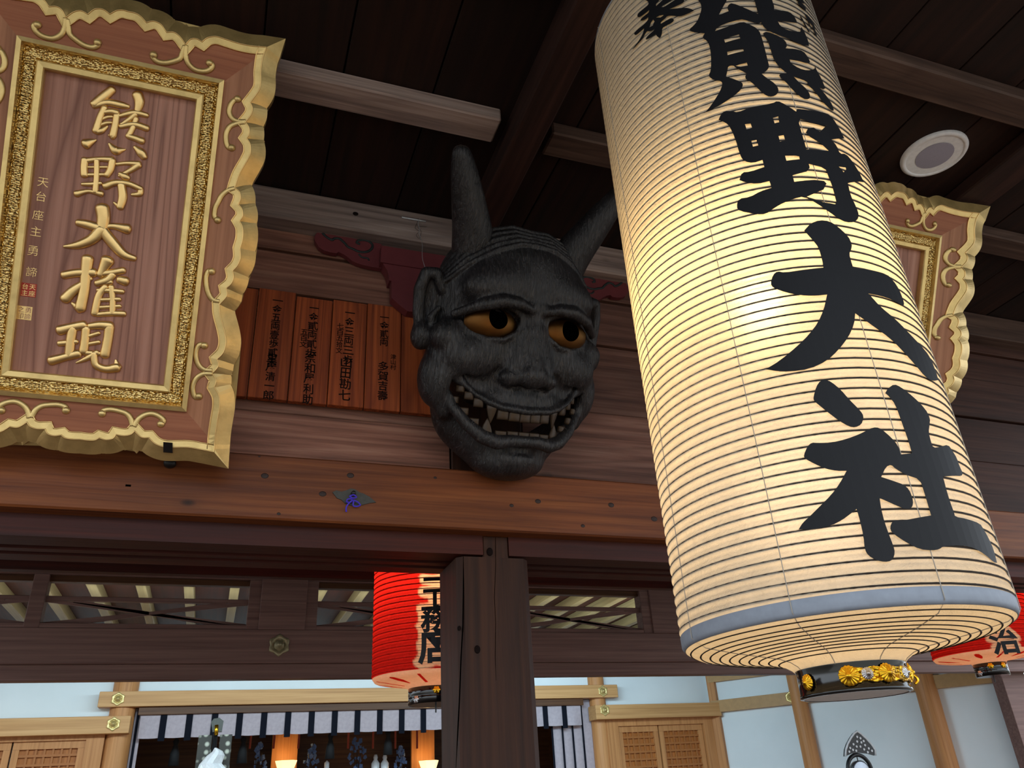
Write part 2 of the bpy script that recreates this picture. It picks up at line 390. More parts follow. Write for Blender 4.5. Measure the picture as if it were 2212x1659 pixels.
def paper(name, col, trans_col, ribs=None, mixf=0.62, bscale=35, fwd=0.0):
    k = N(name); k.t.nodes.remove(k.b)
    tc = k.n('TexCoord'); nz = k.noise(tc.outputs['Object'], bscale, 6, 0.65, 0.6); n2 = k.noise(tc.outputs['Object'], 220, 3)
    hh = k.math('ADD', nz, k.math('MULTIPLY', n2, 0.35))
    bu = k.n('Bump'); bu.inputs['Strength'].default_value = 0.6; bu.inputs['Distance'].default_value = 0.006; k.l(hh, bu.inputs['Height'])
    d = k.n('BsdfDiffuse'); t = k.n('BsdfTranslucent'); mx = k.n('MixShader'); mx.inputs[0].default_value = mixf
    f = k.ramp(nz, [(0.3, (0.86, 0.86, 0.86, 1)), (0.7, (1, 1, 1, 1))])
    k.l(k.mix(1.0, lin(col), f, 'MULTIPLY'), d.inputs[0]); k.l(k.mix(1.0, lin(trans_col), f, 'MULTIPLY'), t.inputs[0])
    k.l(bu.outputs[0], d.inputs['Normal']); k.l(bu.outputs[0], t.inputs['Normal'])
    k.l(d.outputs[0], mx.inputs[1]); k.l(t.outputs[0], mx.inputs[2])
    rf = k.n('BsdfRefraction'); rf.inputs['IOR'].default_value = 1.25; rf.inputs['Roughness'].default_value = 0.85; rf.inputs[0].default_value = lin(trans_col); k.l(bu.outputs[0], rf.inputs['Normal'])
    m2 = k.n('MixShader'); m2.inputs[0].default_value = fwd; k.l(mx.outputs[0], m2.inputs[1]); k.l(rf.outputs[0], m2.inputs[2]); k.l(m2.outputs[0], k.out.inputs[0])
    return k.m
M['paper'] = paper('lantern_paper', '#efe6d6', '#f6e4c2', fwd=0.09)
M['redpaper'] = paper('red_lantern_paper', '#c82020', '#f03a30', None, 0.6, 60)
M['creampaper'] = paper('cream_lantern_paper', '#e6d4bc', '#e8ccb0', None, 0.6, 60)
def painted(name, a_col, b_col):
    m_ = paper(name, a_col, a_col, None, 0.6, 60); t_ = m_.node_tree
    at = t_.nodes.new('ShaderNodeAttribute'); at.attribute_name = 'unpainted'
    for nd in [x for x in t_.nodes if x.type in ('BSDF_DIFFUSE', 'BSDF_TRANSLUCENT')]:
        src = nd.inputs[0].links[0].from_socket; mx = t_.nodes.new('ShaderNodeMix'); mx.data_type = 'RGBA'
        t_.links.new(at.outputs['Fac'], mx.inputs[0]); t_.links.new(src, mx.inputs[6]); mx.inputs[7].default_value = lin(b_col); t_.links.new(mx.outputs[2], nd.inputs[0])
    return m_
M['redpaint'] = painted('red_painted_paper', '#d02822', '#f0d4b0')
def emit(name, col, st):
    k = N(name); k.b.inputs['Base Color'].default_value = lin(col); k.b.inputs['Emission Color'].default_value = lin(col); k.b.inputs['Emission Strength'].default_value = st
    return k.m
M['lampglow'] = emit('lit_shade', '#ffd9a0', 1.6)

# ================================================================== SETTING
YN, YK, YP = 2.50, 2.56, 2.58          # fronts of the lintel, of the door rail, of the frieze boards
PX = 0.867                             # centre of the post
# floors
o = box('floor', (-5, -1.2, -0.1), (8, 6.4, 0.0), M['floor'], bev=0); tag(o, kind='structure')
bm = bmesh.new(); bmbox(bm, (-40, -40, -0.5), (40, -1.2, -0.35)); o = putbm('floor_forecourt', bm, M['gravel']); tag(o, kind='structure')
# ceiling boards over the porch, running away from the camera
bm = bmesh.new(); x = -4.0
while x < 5.6:
    wd = random.uniform(0.24, 0.34); bmbox(bm, (x, -1.6, 3.70 + random.uniform(0, 0.004)), (x+wd-0.006, 2.7, 3.74), 0.002); x += wd
bmbox(bm, (-4, -1.6, 3.74), (5.8, 2.7, 3.80))
o = putbm('ceiling', bm, M['ceil']); tag(o, kind='structure')
bm = bmesh.new(); bmbox(bm, (-4, 2.7, 3.5), (8, 6.5, 3.56)); o = putbm('ceiling_passage', bm, M['ceil']); tag(o, kind='structure')
# frieze boards of the front wall
zt = 3.56
z_bt = onY(640, 636, 2.555).z; z_bb = onY(607, 864, 2.555).z
z_r1 = onY(1300, 886, YP).z; z_r2 = onY(1300, 745, YP).z; z_r3 = onY(1300, 655, YP).z
XB2 = 2.73                             # next post line
def frieze(name, spans, mat, back):
    bm = bmesh.new()
    for x0, x1, zs in spans:
        for i in range(len(zs)-1): bmbox(bm, (x0, YP + (0.012 if i % 2 else 0.0), zs[i]+0.003), (x1, YP+0.05, zs[i+1]-0.003), 0.003)
    for b0, b1 in back: bmbox(bm, (b0, YP+0.05, 2.5), (b1, YP+0.09, 3.7))
    tag(putbm(name, bm, mat), kind='structure')
zr = [2.55, z_r1-0.012, z_r2, z_r3, 3.46, zt]
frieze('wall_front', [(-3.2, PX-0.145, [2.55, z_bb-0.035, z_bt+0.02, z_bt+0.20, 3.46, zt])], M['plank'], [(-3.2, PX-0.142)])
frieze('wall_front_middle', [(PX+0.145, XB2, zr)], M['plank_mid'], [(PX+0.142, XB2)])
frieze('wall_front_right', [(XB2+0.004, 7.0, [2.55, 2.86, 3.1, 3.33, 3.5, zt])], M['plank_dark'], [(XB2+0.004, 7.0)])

# ------------------------------------------------------------------ timbers
def timber(name, a, b, mat, label, cat, group=None, bev=0.006):
    return tag(box(name, a, b, mat, bev=bev), label, cat, group)
lb = timber('lintel_beam', (-3.2, YN, 2.361), (7.0, YN+0.075, 2.579), M['nageshi'], 'broad reddish brown lintel beam with knots, running full width under the mask', 'beam')
zk = 2.293
def rail(x0, x1, label):
    pr_ = [(YK, 2.361), (YK, zk), (2.655, zk), (2.655, zk+0.018), (2.69, zk+0.018), (2.69, zk), (2.725, zk), (2.725, zk+0.018), (2.76, zk+0.018), (2.76, zk), (2.832, zk), (2.832, 2.361)]
    n = len(pr_); V, F = loft([[Vector((xx, y, z)) for y, z in pr_] for xx in (x0, x1)])
    tag(put('door_rail', V, F, M['kamoi']), label, 'rail', 'grooved door rails under the lintel')
xa, xb = onY(1042.5, 1165, YK).x, onY(1098, 1165, YK).x
rail(-3.2, xa, 'dark grooved door rail under the lintel, left of the square post')
rail(xb, 7.0, 'dark grooved door rail under the lintel, right of the square post')
# the post: chamfered shaft, narrow neck between the rails, upper part behind the mask
hw, ch = 0.1305, 0.022
bm = bmesh.new()
def octo(z): 
    x0, x1, y0, y1 = PX-hw, PX+hw, YK, YK+2*hw
    return [Vector(p) for p in ((x0+ch, y0, z), (x1-ch, y0, z), (x1, y0+ch, z), (x1, y1-ch, z), (x1-ch, y1, z), (x0+ch, y1, z), (x0, y1-ch, z), (x0, y0+ch, z))]
V, F = loft([octo(z) for z in (0.0, 0.8, 1.5, 2.0, 2.285)])
bmp = fix(V, F)
for e_ in ((xa+0.001, YK+0.002, 2.27, xb-0.001, 2.822, 2.362), (PX-0.14, YP-0.004, 2.3625, PX+0.14, 2.822, 3.54)):
    bmbox(bmp, (e_[0], e_[1], e_[2]), (e_[3], e_[4], e_[5]), 0.004)
tag(putbm('post', bmp, M['post']), 'thick dark wooden post with chamfered corners and long cracks, below the mask', 'post')
# cracks of the post are real grooves laid as thin dark slits
po = [o for o in COL.objects if o.name == 'post'][0]
def crack(pxs, wd, name='crack'):
    P = [onY(a, b, YK-0.0006) for a, b in pxs]
    V = []; 
    for i, p in enumerate(P):
        k = wd*(0.3 if i in (0, len(P)-1) else 1); V += [p+Vector((-k, 0, 0)), p+Vector((k, 0.0003, 0)), p+Vector((0, 0.004, 0))]
    F = []
    for i in range(len(P)-1):
        for a in range(3): b = (a+1) % 3; F.append((3*i+a, 3*i+b, 3*i+3+b, 3*i+3+a))
    put(name, V, F, M['void'], po)
crack([(1001, 1200), (1001, 1270), (1000, 1350), (996, 1420), (993, 1500), (989, 1580), (985, 1658)], 0.0022)
crack([(1071, 1160), (1071, 1220), (1068, 1290), (1071, 1345), (1070, 1420), (1072, 1470)], 0.0009)
V, F = lathe(0, 0, [(0.0001, 0), (0.009, 0.001), (0.0115, 0.0)], 16)
def disc_on(name, px, py, Y, r, mat, parent, squash=1.3, th=0.003):
    c = onY(px, py, Y); n = 18
    R = [[c + Vector((rr*math.cos(2*PI*j/n), d, rr*squash*math.sin(2*PI*j/n))) for j in range(n)] for rr, d in ((r, 0.004), (r, -th*0.6), (r*0.7, -th), (0.0005, -th))]
    V, F = loft(R); return put(name, V, F, mat, parent, True)
disc_on('knot', 1058, 1192, YK, 0.011, M['old_ink'], po); disc_on('knot', 1031, 1403, YK, 0.010, M['old_ink'], po); disc_on('knot', 992, 1357, YK, 0.006, M['old_ink'], po)

for px_, py_, r_ in ((572, 1028, .012), (757, 1027, .012), (697, 1067, .012), (1162, 1083, .011), (1105, 1092, .008), (1320, 1091, .012), (1413, 1121, .013), (602, 1110, .006), (560, 986, .004), (940, 1032, .006), (1259, 1136, .008)):
    disc_on('knot', px_, py_, YN, r_, M['knot'], lb, 0.75, 0.0012)
p0 = onY(277, 1049, YN); box('slot', (p0.x-0.0075, YN-0.0012, p0.z-0.003), (p0.x+0.0075, YN+0.004, p0.z+0.003), M['void'], lb, 0)
# weathered top beam, ceiling battens and cross beams
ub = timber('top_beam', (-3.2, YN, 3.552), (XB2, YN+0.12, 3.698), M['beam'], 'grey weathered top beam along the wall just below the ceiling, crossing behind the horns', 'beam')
timber('top_beam', (XB2+0.002, YN, 3.552), (7.0, YN+0.12, 3.698), M['beam_shaded'], 'dark top beam along the wall to the right of the half-hidden plaque', 'beam')
disc_on('knot', 768, 462, YN, 0.011, M['old_ink'], ub, 0.8)
zb = onY(600, 151, 1.878).z
bw = 0.115
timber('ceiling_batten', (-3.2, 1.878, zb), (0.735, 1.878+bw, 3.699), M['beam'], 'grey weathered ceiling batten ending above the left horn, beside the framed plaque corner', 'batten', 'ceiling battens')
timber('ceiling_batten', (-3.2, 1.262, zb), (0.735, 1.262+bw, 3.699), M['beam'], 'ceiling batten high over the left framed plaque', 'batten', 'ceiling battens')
timber('ceiling_batten', (0.93, 1.882, zb), (2.70, 1.882+bw, 3.699), M['beam_shaded'], 'ceiling batten passing behind the big white lantern', 'batten', 'ceiling battens')
timber('ceiling_batten', (0.93, 1.262, zb), (2.70, 1.262+bw, 3.699), M['beam_shaded'], 'ceiling batten at the upper right between the lantern top and the picture edge', 'batten', 'ceiling battens')
timber('ceiling_batten', (2.86, 1.905, zb), (7.0, 1.905+bw, 3.699), M['beam_shaded'], 'ceiling batten to the right of the small framed plaque corner', 'batten', 'ceiling battens')
timber('cross_beam', (0.775, -1.6, 3.58), (0.885, 2.5, 3.699), M['beamY'], 'dark cross beam running away under the ceiling, left of the lantern top', 'beam', 'cross beams under the ceiling')
timber('cross_beam', (2.69, -1.6, 3.64), (2.86, 2.5, 3.699), M['beamY'], 'dark cross beam under the ceiling to the right of the round speaker', 'beam', 'cross beams under the ceiling')

# ------------------------------------------------------------------ donation boards
zt_ = z_bt; zb_ = z_bb
xs = [onY(a, b, 2.555).x for a, b in ((560, 740), (624+0, 750), (707, 763), (784, 775), (861, 786))]
edges = [onY(a, b, 2.555).x for a, b in ((560, 623), (640.6, 636), (719.8, 650.5), (793.6, 663.5), (868, 675))]
step = (edges[-1]-edges[0])/4
allx = [edges[0]-2*step, edges[0]-step] + edges + [edges[-1]+step*0.95]
texts = [[], [('両二朱', 0.30, 0.0, 0.030, 0.2)],
  [('一金五両壹歩貳朱', 0.52, 0.05, 0.036, 0.0), ('里屋清一郎', 0.52, -0.02, 0.036, 0.55)],
  [('一金貳両貳歩', 0.5, 0.055, 0.038, 0.02), ('五百文', 0.28, 0.03, 0.026, 0.28), ('奈和屋利助', 0.5, 0.0, 0.041, 0.5)],
  [('一金三両三歩', 0.5, 0.05, 0.040, 0.02), ('七百五拾文', 0.24, 0.03, 0.026, 0.18), ('山田勘七', 0.46, 0.0, 0.044, 0.50)],
  [('一金貳両', 0.5, 0.02, 0.036, 0.02), ('津山村', 0.78, 0.0, 0.022, 0.42), ('多賀吉壽', 0.5, 0.0, 0.040, 0.50)], []]
where = ['leftmost name board, almost hidden behind the framed plaque', 'second name board from the left, faint writing, beside the gold plaque rim',
  'wide cedar name board with blurred ink writing, first one clear of the gold plaque rim', 'cedar name board with a slanting grain, second one clear of the gold plaque rim',
  'brightest cedar name board with sharp black writing, third from the gold plaque rim', 'cedar name board with a small side note, fourth from the gold plaque rim', 'dark cedar name board half hidden behind the ear of the mask']
for i in range(len(allx)-1):
    x0, x1 = allx[i]+0.0015, allx[i+1]-0.0015
    b = box('name_board', (x0, 2.553+0.002*(i % 2), zb_), (x1, 2.579, zt_+0.006*((i*7) % 3-1)), M['board'], bev=0.002)
    tag(b, where[i], 'board', 'row of donation name boards')
    H = zt_-zb_; W = x1-x0; yf = 2.553+0.002*(i % 2)-0.0008
    for (s, fx, dz, size, f0) in texts[i]:
        Vt, Ft = [], []
        for j, c in enumerate(s):
            zc = zt_ - H*(0.045+f0) - size*(0.55+j*1.02)
            xc = x0 + W*fx
            V, F = glyph(c, 0.014); size_ = size*1.12; kx = 0.95+random.uniform(-.1, .1); sh = random.uniform(-0.15, 0.1)
            k0 = len(Vt); Vt += [Vector((xc+(v.x*kx+v.y*sh*0.3)*size_, yf, zc+v.y*size_)) for v in V]; Ft += [tuple(k0+q for q in f) for f in F]
        put('inscription', Vt, Ft, M['old_ink'], b)

# ------------------------------------------------------------------ maroon bracket over the post
YB = 2.552
root = empty('bracket_complex', (PX, YB, 3.2))
tag(root, 'maroon painted bracket with scroll-carved arms, behind the mask on top of the post', 'bracket')
def prismY(name, pts, y0, y1, mat, parent, bev=0.0):
    V, F = prism([(p[0], p[1]) for p in pts], [], lambda u, v, d: Vector((u, d, v)), y0, y1)
    bmx = fix(V, F); return putbm(name, bmx, mat, parent)
wing = [(824, 527), (760, 514.5), (718, 505), (696, 499.5), (684, 503), (679.5, 510), (681, 521), (689, 534), (700, 541), (714, 545), (727, 547), (731, 544), (742, 549), (752, 556), (760, 563), (768, 567), (779, 571), (800, 576), (824, 580)]
wl = [onY(a, b, YB) for a, b in wing]
scr = [(697, 503), (705, 511), (717, 518), (722, 515), (733, 515), (744, 524), (752, 533), (762, 537), (775, 543), (790, 544), (801, 539), (805, 530), (799, 522), (787, 518), (774, 519), (771, 524), (778, 527)]
sl = [onY(a, b, YB-0.002) for a, b in scr]
for sgn in (1, -1):
    f = (lambda p: (p.x, p.z)) if sgn == 1 else (lambda p: (2*PX-p.x+0.0, p.z))
    wv = prismY('carved_arm', [f(p) for p in wl], YB, YP-0.006, M['maroon'], root)
    V, F = path_ribbon(catmull([Vector((*f(p), 0)) for p in sl], 4), 0.011, 0.0035, lambda u, v, d: Vector((u, YB-0.0005-d, v)))
    put('scroll_groove', V, F, M['carve'], wv, True)
    V, F = path_ribbon(catmull([Vector((*f(onY(a, b, YB)), 0)) for a, b in ((775, 549), (782, 556), (794, 558), (797, 563))], 4), 0.008, 0.003, lambda u, v, d: Vector((u, YB-0.0005-d, v)))
    put('scroll_groove', V, F, M['carve'], wv, True)
Yc = 2.515
def cen(pts, y):
    L = [onY(a, b, y) for a, b in pts]
    return [(p.x, p.z) for p in L] + [(2*PX-p.x, p.z) for p in reversed(L)]
prismY('bracket_block', cen([(824, 530), (822, 566)], Yc), Yc, YP-0.006, M['maroon'], root)
prismY('bracket_arm', cen([(826, 566), (829, 572), (836, 583), (840, 596), (841, 606)], Yc+0.006), Yc+0.006, YP-0.006, M['maroon'], root)
prismY('bracket_base', cen([(846, 606), (846, 643), (862, 658), (880, 672)], Yc-0.005), Yc-0.005, 2.551, M['maroon'], root)

# ------------------------------------------------------------------ nail and wire of the mask, plate with purple cord, speaker, ring
V, F = tube([onY(868, 469.5, YN-0.004), onY(894, 474, YN-0.008), onY(920, 478.5, YN-0.004)], 0.0032, 8)
t = empty('nail_and_wire', onY(905, 476, YN-0.006)); tag(t, 'bright steel nail on the grey top beam with the thin hanging wire of the mask', 'nail')
put('nail', V, F, M['nail'], t, True)
ear_top = onY(918, 581, 2.24)
wp = [onY(907, 472, YN-0.012), onY(903, 482, YN-0.014), onY(906, 494, YN-0.02), onY(905, 503, YN-0.022), onY(908, 512, YN-0.025)]
wp += [wp[-1].lerp(ear_top, k)+Vector((0.004*math.sin(7*k), 0, 0)) for k in (0.25, 0.5, 0.75, 1.0)]
V, F = tube(catmull(wp, 5), 0.0011, 6); put('wire', V, F, M['wire'], t, True)
V, F = tube(catmull([onY(903, 478, YN-0.01), onY(897, 492, YN-0.016), onY(905, 500, YN-0.02), onY(899, 508, YN-0.02), onY(906, 515, YN-0.02), onY(910, 500, YN-0.018), onY(903, 490, YN-0.015), onY(921, 490, YN-0.012)], 5), 0.0008, 5); put('wire_knot', V, F, M['black'], t, True)

plate = [(718, 1064), (726, 1060), (737, 1063), (748, 1060), (757, 1056), (768, 1058), (775, 1064), (785, 1067), (798, 1074), (812, 1086), (800, 1087), (788, 1090), (778, 1093), (766, 1094), (756, 1092), (745, 1088), (737, 1080), (728, 1077)]
V, F = prism([(onY(a, b, YN).x, onY(a, b, YN).z) for a, b in plate], [], lambda u, v, d: Vector((u, d, v)), YN-0.004, YN-0.0002)
t = empty('ring_plate', onY(764, 1076, YN)); tag(t, 'dark leaf-shaped metal plate with a knotted purple cord on the lintel', 'fitting')
putbm('backplate', fix(V, F), M['bronze'], t)
c = onY(762, 1068, YN)
V, F = tube([c+Vector((0, -0.002, 0)), c+Vector((0, -0.02, -0.002)), c+Vector((0, -0.026, -0.004))], [0.008, 0.008, 0.006], 12); put('peg', V, F, M['black'], t, True)
V, F = merge([tube(catmull([onY(a, b, YN-d) for a, b, d in q], 5), 0.0026, 8) for q in (
  [(755, 1072, .02), (762, 1076, .026), (770, 1074, .02), (764, 1069, .026), (755, 1072, .02)],
  [(762, 1078, .022), (752, 1078, .018), (749, 1084, .012), (756, 1085, .014), (763, 1080, .02)],
  [(763, 1080, .02), (772, 1084, .018), (778, 1091, .012), (770, 1094, .01), (763, 1092, .012), (764, 1082, .018)],
  [(762, 1080, .02), (753, 1088, .014), (748, 1096, .01), (748, 1106, .008)])])
put('cord', V, F, M['purple'], t, True)

c = onZ(2017, 332, 3.7); sr = 0.5*(onZ(2088, 325, 3.7)-onZ(1946, 340, 3.7)).length*0.98
t = empty('ceiling_speaker', (c.x, c.y, 3.7)); tag(t, 'round white ceiling speaker above the small framed plaque', 'speaker')
V, F = lathe(c.x, c.y, [(sr, 3.702), (sr, 3.694), (sr*0.96, 3.688), (sr*0.86, 3.687), (sr*0.84, 3.692)], 64); put('rim', V, F, M['speaker_white'], t, True)
V, F = lathe(c.x, c.y, [(sr*0.86, 3.690), (sr*0.6, 3.6895), (sr*0.56, 3.690)], 64); put('outer_grille', V, F, M['speaker_white'], t, True)
V, F = lathe(c.x, c.y, [(sr*0.57, 3.6885), (sr*0.3, 3.6865), (0.0005, 3.686)], 64); put('cone_grille', V, F, M['speaker_grey'], t, True)
c = onZ(2157, 250, 3.69)
V, F = tube([c+Vector((0.018*math.cos(a), 0, 0.0+0.018*math.sin(a))) for a in [i*PI/12-PI/2 for i in range(21)]], 0.003, 8)
tag(put('ceiling_hook', V, F, M['black'], None, True), 'small dark screw hook in the ceiling at the far right', 'hook')

# a black knob-and-strap hook carrying the left plaque
t = empty('plaque_hook', onY(367, 1005, YN)); tag(t, 'black strap hook on the lintel holding the lower rim of the big plaque', 'hook')
c = onY(367, 1000, YN-0.012)
V, F = loft([[c+Vector((r_*math.cos(2*PI*j/24), d, r_*0.8*math.sin(2*PI*j/24))) for j in range(24)] for r_, d in ((0.018, 0.012), (0.0185, 0.0), (0.016, -0.008), (0.008, -0.013), (0.0005, -0.014))]); put('knob', V, F, M['black'], t, True)
hookP = [onY(367, 997, YN-0.02), onY(365, 984, YN-0.10), onY(363, 976, YN-0.155), onY(363, 955, YN-0.185)]
R = []
for i, p in enumerate(hookP):
    R.append([p+Vector((-0.0125, 0.002, 0.0)), p+Vector((0.0125, 0.002, 0.0)), p+Vector((0.0125, -0.002, -0.002)), p+Vector((-0.0125, -0.002, -0.002))])
V, F = loft(R); put('strap', V, F, M['black'], t)

# ================================================================== FRAMED PLAQUES
TP = math.radians(29)
PU = Vector((1, 0, 0)); PV = Vector((0, -math.sin(TP), math.cos(TP))); PN = Vector((0, -math.cos(TP), -math.sin(TP)))
PO = onY(497, 1010, 2.40)
def puv(px, py, off=0.0):
    q = onP(px, py, PO, PN, off) - PO; return (q.dot(PU), q.dot(PV))
def pw(u, v, d): return PO + PU*u + PV*v + PN*d
c1 = lambda x, y: (x/3.456, y/3.456)            # crops used while measuring
c2 = lambda x, y: (x/2.677, 440+y/2.677)
c3 = lambda x, y: (x/4.424, 900+y/4.424)
tr = puv(489, 184, .02); br = puv(394, 886, .02); tl = puv(42, 78, .02)
uR = (tr[0]+br[0])/2; uL = tl[0]; vT = (tr[1]+tl[1])/2; vB = br[1]; uC = (uR+uL)/2; vC = (vT+vB)/2
hu, hv = (uR-uL)/2, (vT-vB)/2
PXM = (uR-uL)/447.0
plq = empty('framed_plaque', pw(uC, vC, -0.03)); tag(plq, 'large wooden plaque with raised golden characters in a scalloped gold-rimmed frame', 'plaque')
SL = 0.16; W0 = 0.022
def wface(u, v): return W0 + SL*max(0.0, max(abs(u-uC)-hu, abs(v-vC)-hv))
# scalloped edge (front line of the gold rim), right half from top middle to bottom middle; third value 1 = cusp
B = [c1(940, 96)+(0,), c1(990, 106)+(0,), c1(1035, 128)+(0,), c1(1078, 168)+(1,), c1(1130, 165)+(0,), c1(1190, 190)+(0,), c1(1235, 240)+(1,), c1(1285, 245)+(0,), c1(1335, 278)+(0,), c1(1382, 330)+(1,),
     c1(1420, 300)+(0,), c1(1465, 296)+(0,), c1(1508, 312)+(1,), c1(1545, 285)+(0,), c1(1610, 275)+(0,), c1(1690, 298)+(0,), c1(1780, 326)+(0,), c1(1880, 346)+(0,), c1(1990, 355)+(1,),
     c1(1962, 430)+(0,), c1(1948, 530)+(0,), c1(1948, 620)+(0,), c1(1930, 680)+(0,), c1(1868, 762)+(1,), c1(1878, 800)+(0,), c1(1868, 850)+(0,), c1(1832, 908)+(1,), c1(1852, 950)+(0,), c1(1852, 1000)+(0,), c1(1842, 1030)+(1,),
     c1(1868, 1075)+(0,), c1(1870, 1140)+(0,), c1(1840, 1205)+(0,), c1(1785, 1300)+(0,), c1(1752, 1398)+(1,), c1(1780, 1430)+(0,), c1(1788, 1480)+(0,), c1(1780, 1525)+(1,), c1(1800, 1560)+(0,), c1(1805, 1610)+(0,),
     c2(1385, 100)+(1,), c2(1398, 140)+(0,), c2(1398, 200)+(0,), c2(1388, 258)+(1,), c2(1385, 310)+(0,), c2(1368, 355)+(0,), c2(1345, 388)+(1,), c2(1345, 425)+(0,), c2(1330, 462)+(0,), c2(1308, 488)+(1,), c2(1305, 530)+(0,), c2(1268, 582)+(1,),
     c2(1272, 640)+(0,), c2(1296, 730)+(0,), c2(1306, 800)+(0,), c2(1292, 860)+(0,), c2(1255, 900)+(1,), c2(1255, 940)+(0,), c2(1226, 982)+(1,), c2(1243, 1020)+(0,), c2(1240, 1062)+(1,),
     c2(1265, 1110)+(0,), c2(1270, 1170)+(0,), c2(1258, 1250)+(0,), c2(1245, 1340)+(0,), c2(1238, 1436)+(1,),
     c3(1930, 315)+(0,), c3(1800, 293)+(0,), c3(1660, 293)+(0,), c3(1560, 288)+(0,), c3(1470, 255)+(0,), c3(1408, 200)+(1,), c3(1330, 185)+(0,), c3(1250, 134)+(1,), c3(1210, 158)+(0,), c3(1130, 170)+(0,), c3(1040, 166)+(1,),
     c3(1000, 195)+(0,), c3(920, 205)+(0,), c3(835, 194)+(1,), c3(780, 206)+(0,), c3(705, 206)+(0,), c3(635, 206)+(1,)]
Bu = [puv(a, b, W0+0.02)+(k,) for a, b, k in B]
# even out: right-side columns keep their trace; force the two ends onto the axis
shift0 = uC-Bu[0][0]; shift1 = uC-Bu[-1][0]
def adj(p):   # tiny shear so that the halves meet on the axis
    f = min(1, max(0, (uR-p[0])/(uR-uC)))
    s = shift0 if p[1] > vC else shift1
    return (p[0]+s*f*f, p[1], p[2])
Bu = [adj(p) for p in Bu]
full = Bu + [(2*uC-p[0], p[1], p[2]) for p in reversed(Bu[1:-1])]
def smooth_loop(L, sub=4):
    n = len(L); out = []; cus = []
    for i in range(n):
        p1, p2 = L[i], L[(i+1) % n]
        p0 = L[i-1] if not p1[2] else p1; p3 = L[(i+2) % n] if not p2[2] else p2
        for s in range(sub):
            t_ = s/sub; q = []
            for a in range(2):
                q.append(0.5*(2*p1[a]+(p2[a]-p0[a])*t_+(2*p0[a]-5*p1[a]+4*p2[a]-p3[a])*t_*t_+(3*p1[a]-p0[a]-3*p2[a]+p3[a])*t_**3))
            out.append(tuple(q)); cus.append(p1[2] and s == 0)
    return out, cus
# deepen the scallops between neighbouring cusps
cus_i = [i for i, p in enumerate(full) if p[2]]
def scallop(full):
    out = [list(p) for p in full]; n_ = len(full)
    for k in range(len(cus_i)):
        a = cus_i[k]; b = cus_i[(k+1) % len(cus_i)]; m_ = (b-a) % n_
        ch = math.hypot(full[b][0]-full[a][0], full[b][1]-full[a][1])
        if ch > 0.115 or m_ < 2: continue
        nx, ny = -(full[b][1]-full[a][1])/ch, (full[b][0]-full[a][0])/ch
        if nx*(full[a][0]-uC)+ny*(full[a][1]-vC)*0.6 < 0: nx, ny = -nx, -ny
        for j in range(1, m_):
            q = (a+j) % n_; f = 0.0032*math.sin(PI*j/m_); out[q][0] += nx*f; out[q][1] += ny*f
    return [tuple(p) for p in out]
full = scallop(full)
SB, CUS = smooth_loop(full)
def offset_loop(L, d):
    n = len(L); out = []
    for i in range(n):
        a, b, c = Vector(L[i-1]), Vector(L[i]), Vector(L[(i+1) % n])
        t1 = (b-a).normalized() if (b-a).length > 1e-9 else Vector((1, 0)); t2 = (c-b).normalized() if (c-b).length > 1e-9 else t1
        n1 = Vector((-t1.y, t1.x)); n2 = Vector((-t2.y, t2.x)); nn = (n1+n2)
        nn = nn.normalized() if nn.length > 1e-6 else n1
        k = d/max(0.62, nn.dot(n1)); q = b+nn*k; out.append((q.x, q.y))
    return out
area = sum(SB[i-1][0]*SB[i][1]-SB[i][0]*SB[i-1][1] for i in range(len(SB)))
sg = -1 if area > 0 else 1     # outward
SC = offset_loop(SB, sg*0.043)
n = len(SB)
wB = [wface(*p)+0.004 for p in SB]; wC = [x_-0.022 for x_ in wB]
V = [pw(p[0], p[1], wB[i]) for i, p in enumerate(SB)] + [pw(p[0], p[1], wC[i]) for i, p in enumerate(SC)] + [pw(p[0], p[1], -0.025) for i, p in enumerate(SC)]
F = []
for i in range(n):
    j = (i+1) % n; F += [(i, j, n+j, n+i), (n+i, n+j, 2*n+j, 2*n+i)]
F.append(tuple(range(2*n, 3*n)))
me_rim = put('scalloped_rim', V, F, M['gold'], plq)
SA = offset_loop(SB, -sg*0.020)
V = [pw(p[0], p[1], wB[i]+0.0005) for i, p in enumerate(SB)] + [pw(p[0], p[1], wface(*p)+0.0025) for p in SA] + [pw(p[0], p[1], wface(*p)-0.004) for p in SA]
F = []
for i in range(n):
    j = (i+1) % n; F += [(i, j, n+j, n+i), (n+i, n+j, 2*n+j, 2*n+i)]
band = put('edge_band', V, F, M['gold'], plq, False)
V, F = path_ribbon(SA, 0.0045, 0.0035, lambda u, v, d: pw(u, v, wface(u, v)+0.002+d), 0, 6, True); put('edge_wire', V, F, M['gold_line'], band, True)
V, F = path_ribbon(SB, 0.0035, 0.003, lambda u, v, d: pw(u, v, wface(u, v)+0.004+d), 0, 6, True); put('edge_wire', V, F, M['gold_line'], band, True)
